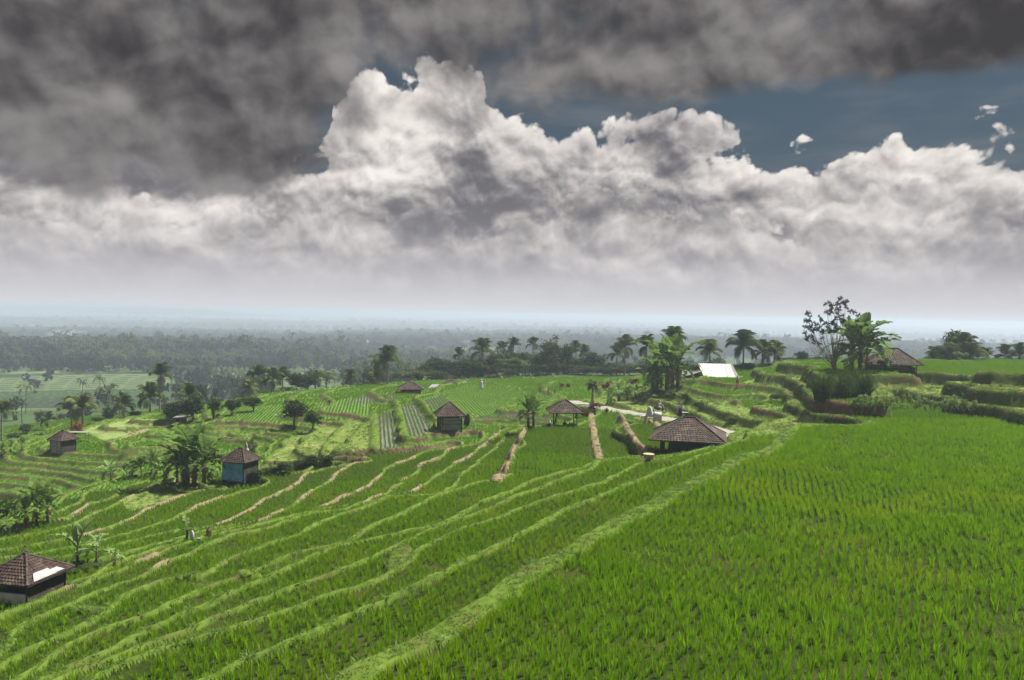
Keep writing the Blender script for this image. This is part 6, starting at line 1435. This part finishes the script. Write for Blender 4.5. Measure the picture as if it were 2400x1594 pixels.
    # straw pile and basket by the tiled pavilion
    q = ground(1545, 1083); m = MB(); o = blade_clump('straw_pile', 900, .22, .05, 1.25, .5, MATS['dry_blade'], 5, 2, .9); col.objects.link(o); o.location = tuple(float(v) for v in q); o.scale = (1.2, .7, .8); tag(o, 'heap of cut straw in front of the tiled pavilion', 'straw')
    q = ground(1520, 1077); t = thing('basket', 'woven basket at the end of the dirt bund by the pavilion', 'basket', q); m = MB()
    for k in range(5): m.lathe([(.34 + .02 * k, .02 + .075 * k), (.36 + .02 * k, .055 + .075 * k), (.34 + .02 * k, .09 + .075 * k)], 18)
    m.build('weave', 'straw_pile', t)
    # bamboo lattice panel by the grey walled hut
    q = ground(1110, 998); t = thing('bamboo_fence', 'crossed bamboo fence panel right of the grey walled hut', 'fence', q, R(6)); s = q[1] / F; w_, h_ = 9 * s, 16 * s
    for x in (-w_, w_): MB().tube([(x, 0, -.2), (x, 0, h_)], .04, 5).build('post', 'bamboo', t)
    for z in (.1, h_ * .95): MB().tube([(-w_, -.03, z), (w_, -.03, z)], .03, 5).build('rail', 'bamboo', t)
    for sg in (-1, 1): MB().tube([(-w_ * sg, .04 * sg, .1), (w_ * sg, .04 * sg, h_ * .95)], .028, 5).build('brace', 'bamboo', t)
    q = ground(1318, 942); s = q[1] / F; o = MB().tube([(0, 0, -.2), (-9 * s, 0, 17 * s), (-19 * s, 0, 34 * s)], [.05, .045, .03], 6).build('bamboo_pole', 'bamboo'); o.location = tuple(float(v) for v in q); tag(o, 'leaning bamboo pole behind the pavilion with people', 'pole')
    for px, py, hp, lb in ((1383,1080,32,'short bamboo stake at the near end of the left dirt bund'),(1570,1008,18,'thin dark stake beside the road behind the tiled pavilion'),(2177,960,30,'bare bamboo stake among the beans'),(2235,952,26,'second bare stake right of the white cloth')):
        q = ground(px, py); o = MB().tube([(0, 0, -.2), (.02, 0, hp * q[1] / F)], [.035, .025], 5).build('stake', 'bamboo'); o.location = tuple(float(v) for v in q); tag(o, lb, 'stake')
    # white cloth hung on a pole over the beans
    q = ground(2152, 940); t = thing('cloth_on_pole', 'white cloth strip hanging from a pole above the beans', 'flag', q); s = q[1] / F; MB().tube([(0, 0, -.3), (.02, 0, 14 * s)], .025, 5).build('pole', 'bamboo', t)
    nn = 9; co = []
    for i in range(nn):
        u = i / (nn - 1); x = (-8 + 20 * u) * s; z = (4 + 4 * u + 12 * u ** 3) * s; wd = (1.2 + 4.2 * math.sin(math.pi * min(1, u * 1.05)) ** .7) * s; co += [(x - .1, -.03 + .05 * math.sin(u * 8), z), (x - .1 + .05, -.03 + .04 * math.sin(u * 8 + 1), z + wd)]
    o = put('cloth', mesh_np('cloth', np.array(co), np.array([(2 * i, 2 * i + 2, 2 * i + 3, 2 * i + 1) for i in range(nn - 1)]), [MATS['cloth_white']]), t); o.modifiers.new('thick', 'SOLIDIFY').thickness = .02
    # white sack, dead stump and fallen leaves on the left slope
    q = ground(450, 1266); s = q[1] / F; o = cloth('white_sack', [(3.2 * s, 0, 0), (4.9 * s, 3 * s, 0), (5.2 * s, 9 * s, 0), (4.4 * s, 15 * s, .3 * s), (2.6 * s, 19 * s, .6 * s), (1.0 * s, 21 * s, .8 * s)], 20, 'bulging white sack standing on the left slope', q, 0, fold=.03, seed=4, squash=.8, cat='sack')
    q2 = ground(489, 1254); t = thing('dead_banana_stump', 'dead brown banana stump right of the white sack', 'stump', q2); m = MB(); r = random.Random(5); H = 22 * s
    for i in range(16):
        a_ = i * .4 + r.uniform(-.1, .1); m.tube([(.10 * math.cos(a_), .10 * math.sin(a_), -.1), (.12 * math.cos(a_), .12 * math.sin(a_), H * .5), (.06 * math.cos(a_) + r.uniform(-.03, .03), .05 * math.sin(a_), H * r.uniform(.6, 1))], [.05, .045, .012], 4)
    m.build('stem', 'dead_leaf', t)
    for i in range(5): put('dead_leaf', BDEAD[0], t, (0, 0, H * .6), (0, .9, i * 1.25), H * .6)
    q3 = ground(438, 1262); t = thing('cut_banana', 'cut banana with drooping leaves beside the white sack', 'banana plant', q3)
    MB().tube([(0, 0, -.1), (.05, 0, .55)], [.10, .07], 6).build('stem', 'banana_stem', t)
    for i, (el, az_) in enumerate(((1.35, .5), (1.0, 2.2), (-.05, 3.4), (.15, 0.1), (.05, 4.4))): put('leaf', BLEAF_P[i % 4] if i < 2 else BLEAF[i % 4], t, (0, 0, .5), (0, -el, az_), 1.25)
    # the figure at the foot of the belt, the sign in the field, egrets
    q = ground(1128, 912); t = thing('scarecrow', 'white scarecrow at the far edge of the paddies', 'scarecrow', q); h_ = 24 * q[1] / F
    MB().tube([(0, 0, -.2), (0, 0, h_)], .05, 5).build('pole', 'timber_grey', t); MB().tube([(-.55, 0, h_ * .68), (.55, 0, h_ * .68)], .04, 5).build('arm', 'timber_grey', t)
    m = MB().lathe([(.42, h_ * .15), (.36, h_ * .4), (.30, h_ * .7), (.12, h_ * .78)], 10); m.build('shirt', 'cloth_white', t); MB().lathe([(.06, h_ * .80), (.17, h_ * .86), (.17, h_ * .94), (.05, h_ * 1.02)], 10).build('head', 'cloth_white', t)
    q = ground(771, 950); t = thing('field_marker', 'small leaning marker on sticks in the upper paddy', 'marker', q); s = q[1] / F; MB().tube([(-4 * s, 0, -.1), (1 * s, 0, 13 * s)], .035, 4).build('stick', 'bamboo', t); MB().tube([(5 * s, 0, -.1), (0, 0, 13 * s)], .035, 4).build('stick', 'bamboo', t); MB().hexa([(-1 * s, -.06, 6 * s), (3 * s, -.06, 6 * s), (3 * s, -.02, 6 * s), (-1 * s, -.02, 6 * s), (-1 * s, -.06, 12 * s), (2 * s, -.06, 12 * s), (2 * s, -.02, 12 * s), (-1 * s, -.02, 12 * s)]).build('panel', 'reed_leaf', t)
    def bird():
        m = MB(); m.tube([(0, .28, .34), (0, .12, .38), (0, -.12, .42), (0, -.24, .46)], [.02, .085, .08, .03], 7); return m.mesh('body', 'cloth_white', True)
    bm = bird(); nm = MB().tube([(0, -.2, .45), (0, -.30, .58), (0, -.24, .70), (0, -.32, .74)], [.028, .02, .02, .026], 6).mesh('neck', 'cloth_white', True); lm = MB().tube([(.03, 0, -.02), (.03, .02, .36)], .01, 4).tube([(-.03, .04, -.02), (-.03, .02, .36)], .01, 4).mesh('legs', 'hair_black'); bk = MB().tube([(0, -.32, .74), (0, -.43, .72)], [.016, .003], 5).mesh('beak', 'bamboo')
    for px, py, lb in ((646,978,'white egret in the curved paddy'),(852,956,'white egret left of the flooded strips'),(466,1276,'small white egret below the white sack'),(651,1080,'white egret on the yellow slope right of the blue hut')):
        q = ground(px, py); t = thing('egret', lb, 'bird', q, px, 'egrets in the fields', .85)
        put('body', bm, t); put('neck', nm, t); put('legs', lm, t); put('beak', bk, t)
pav = huts()
plants()
small(pav)
crops()
far_woods()
far_houses()
drifts()
haze()
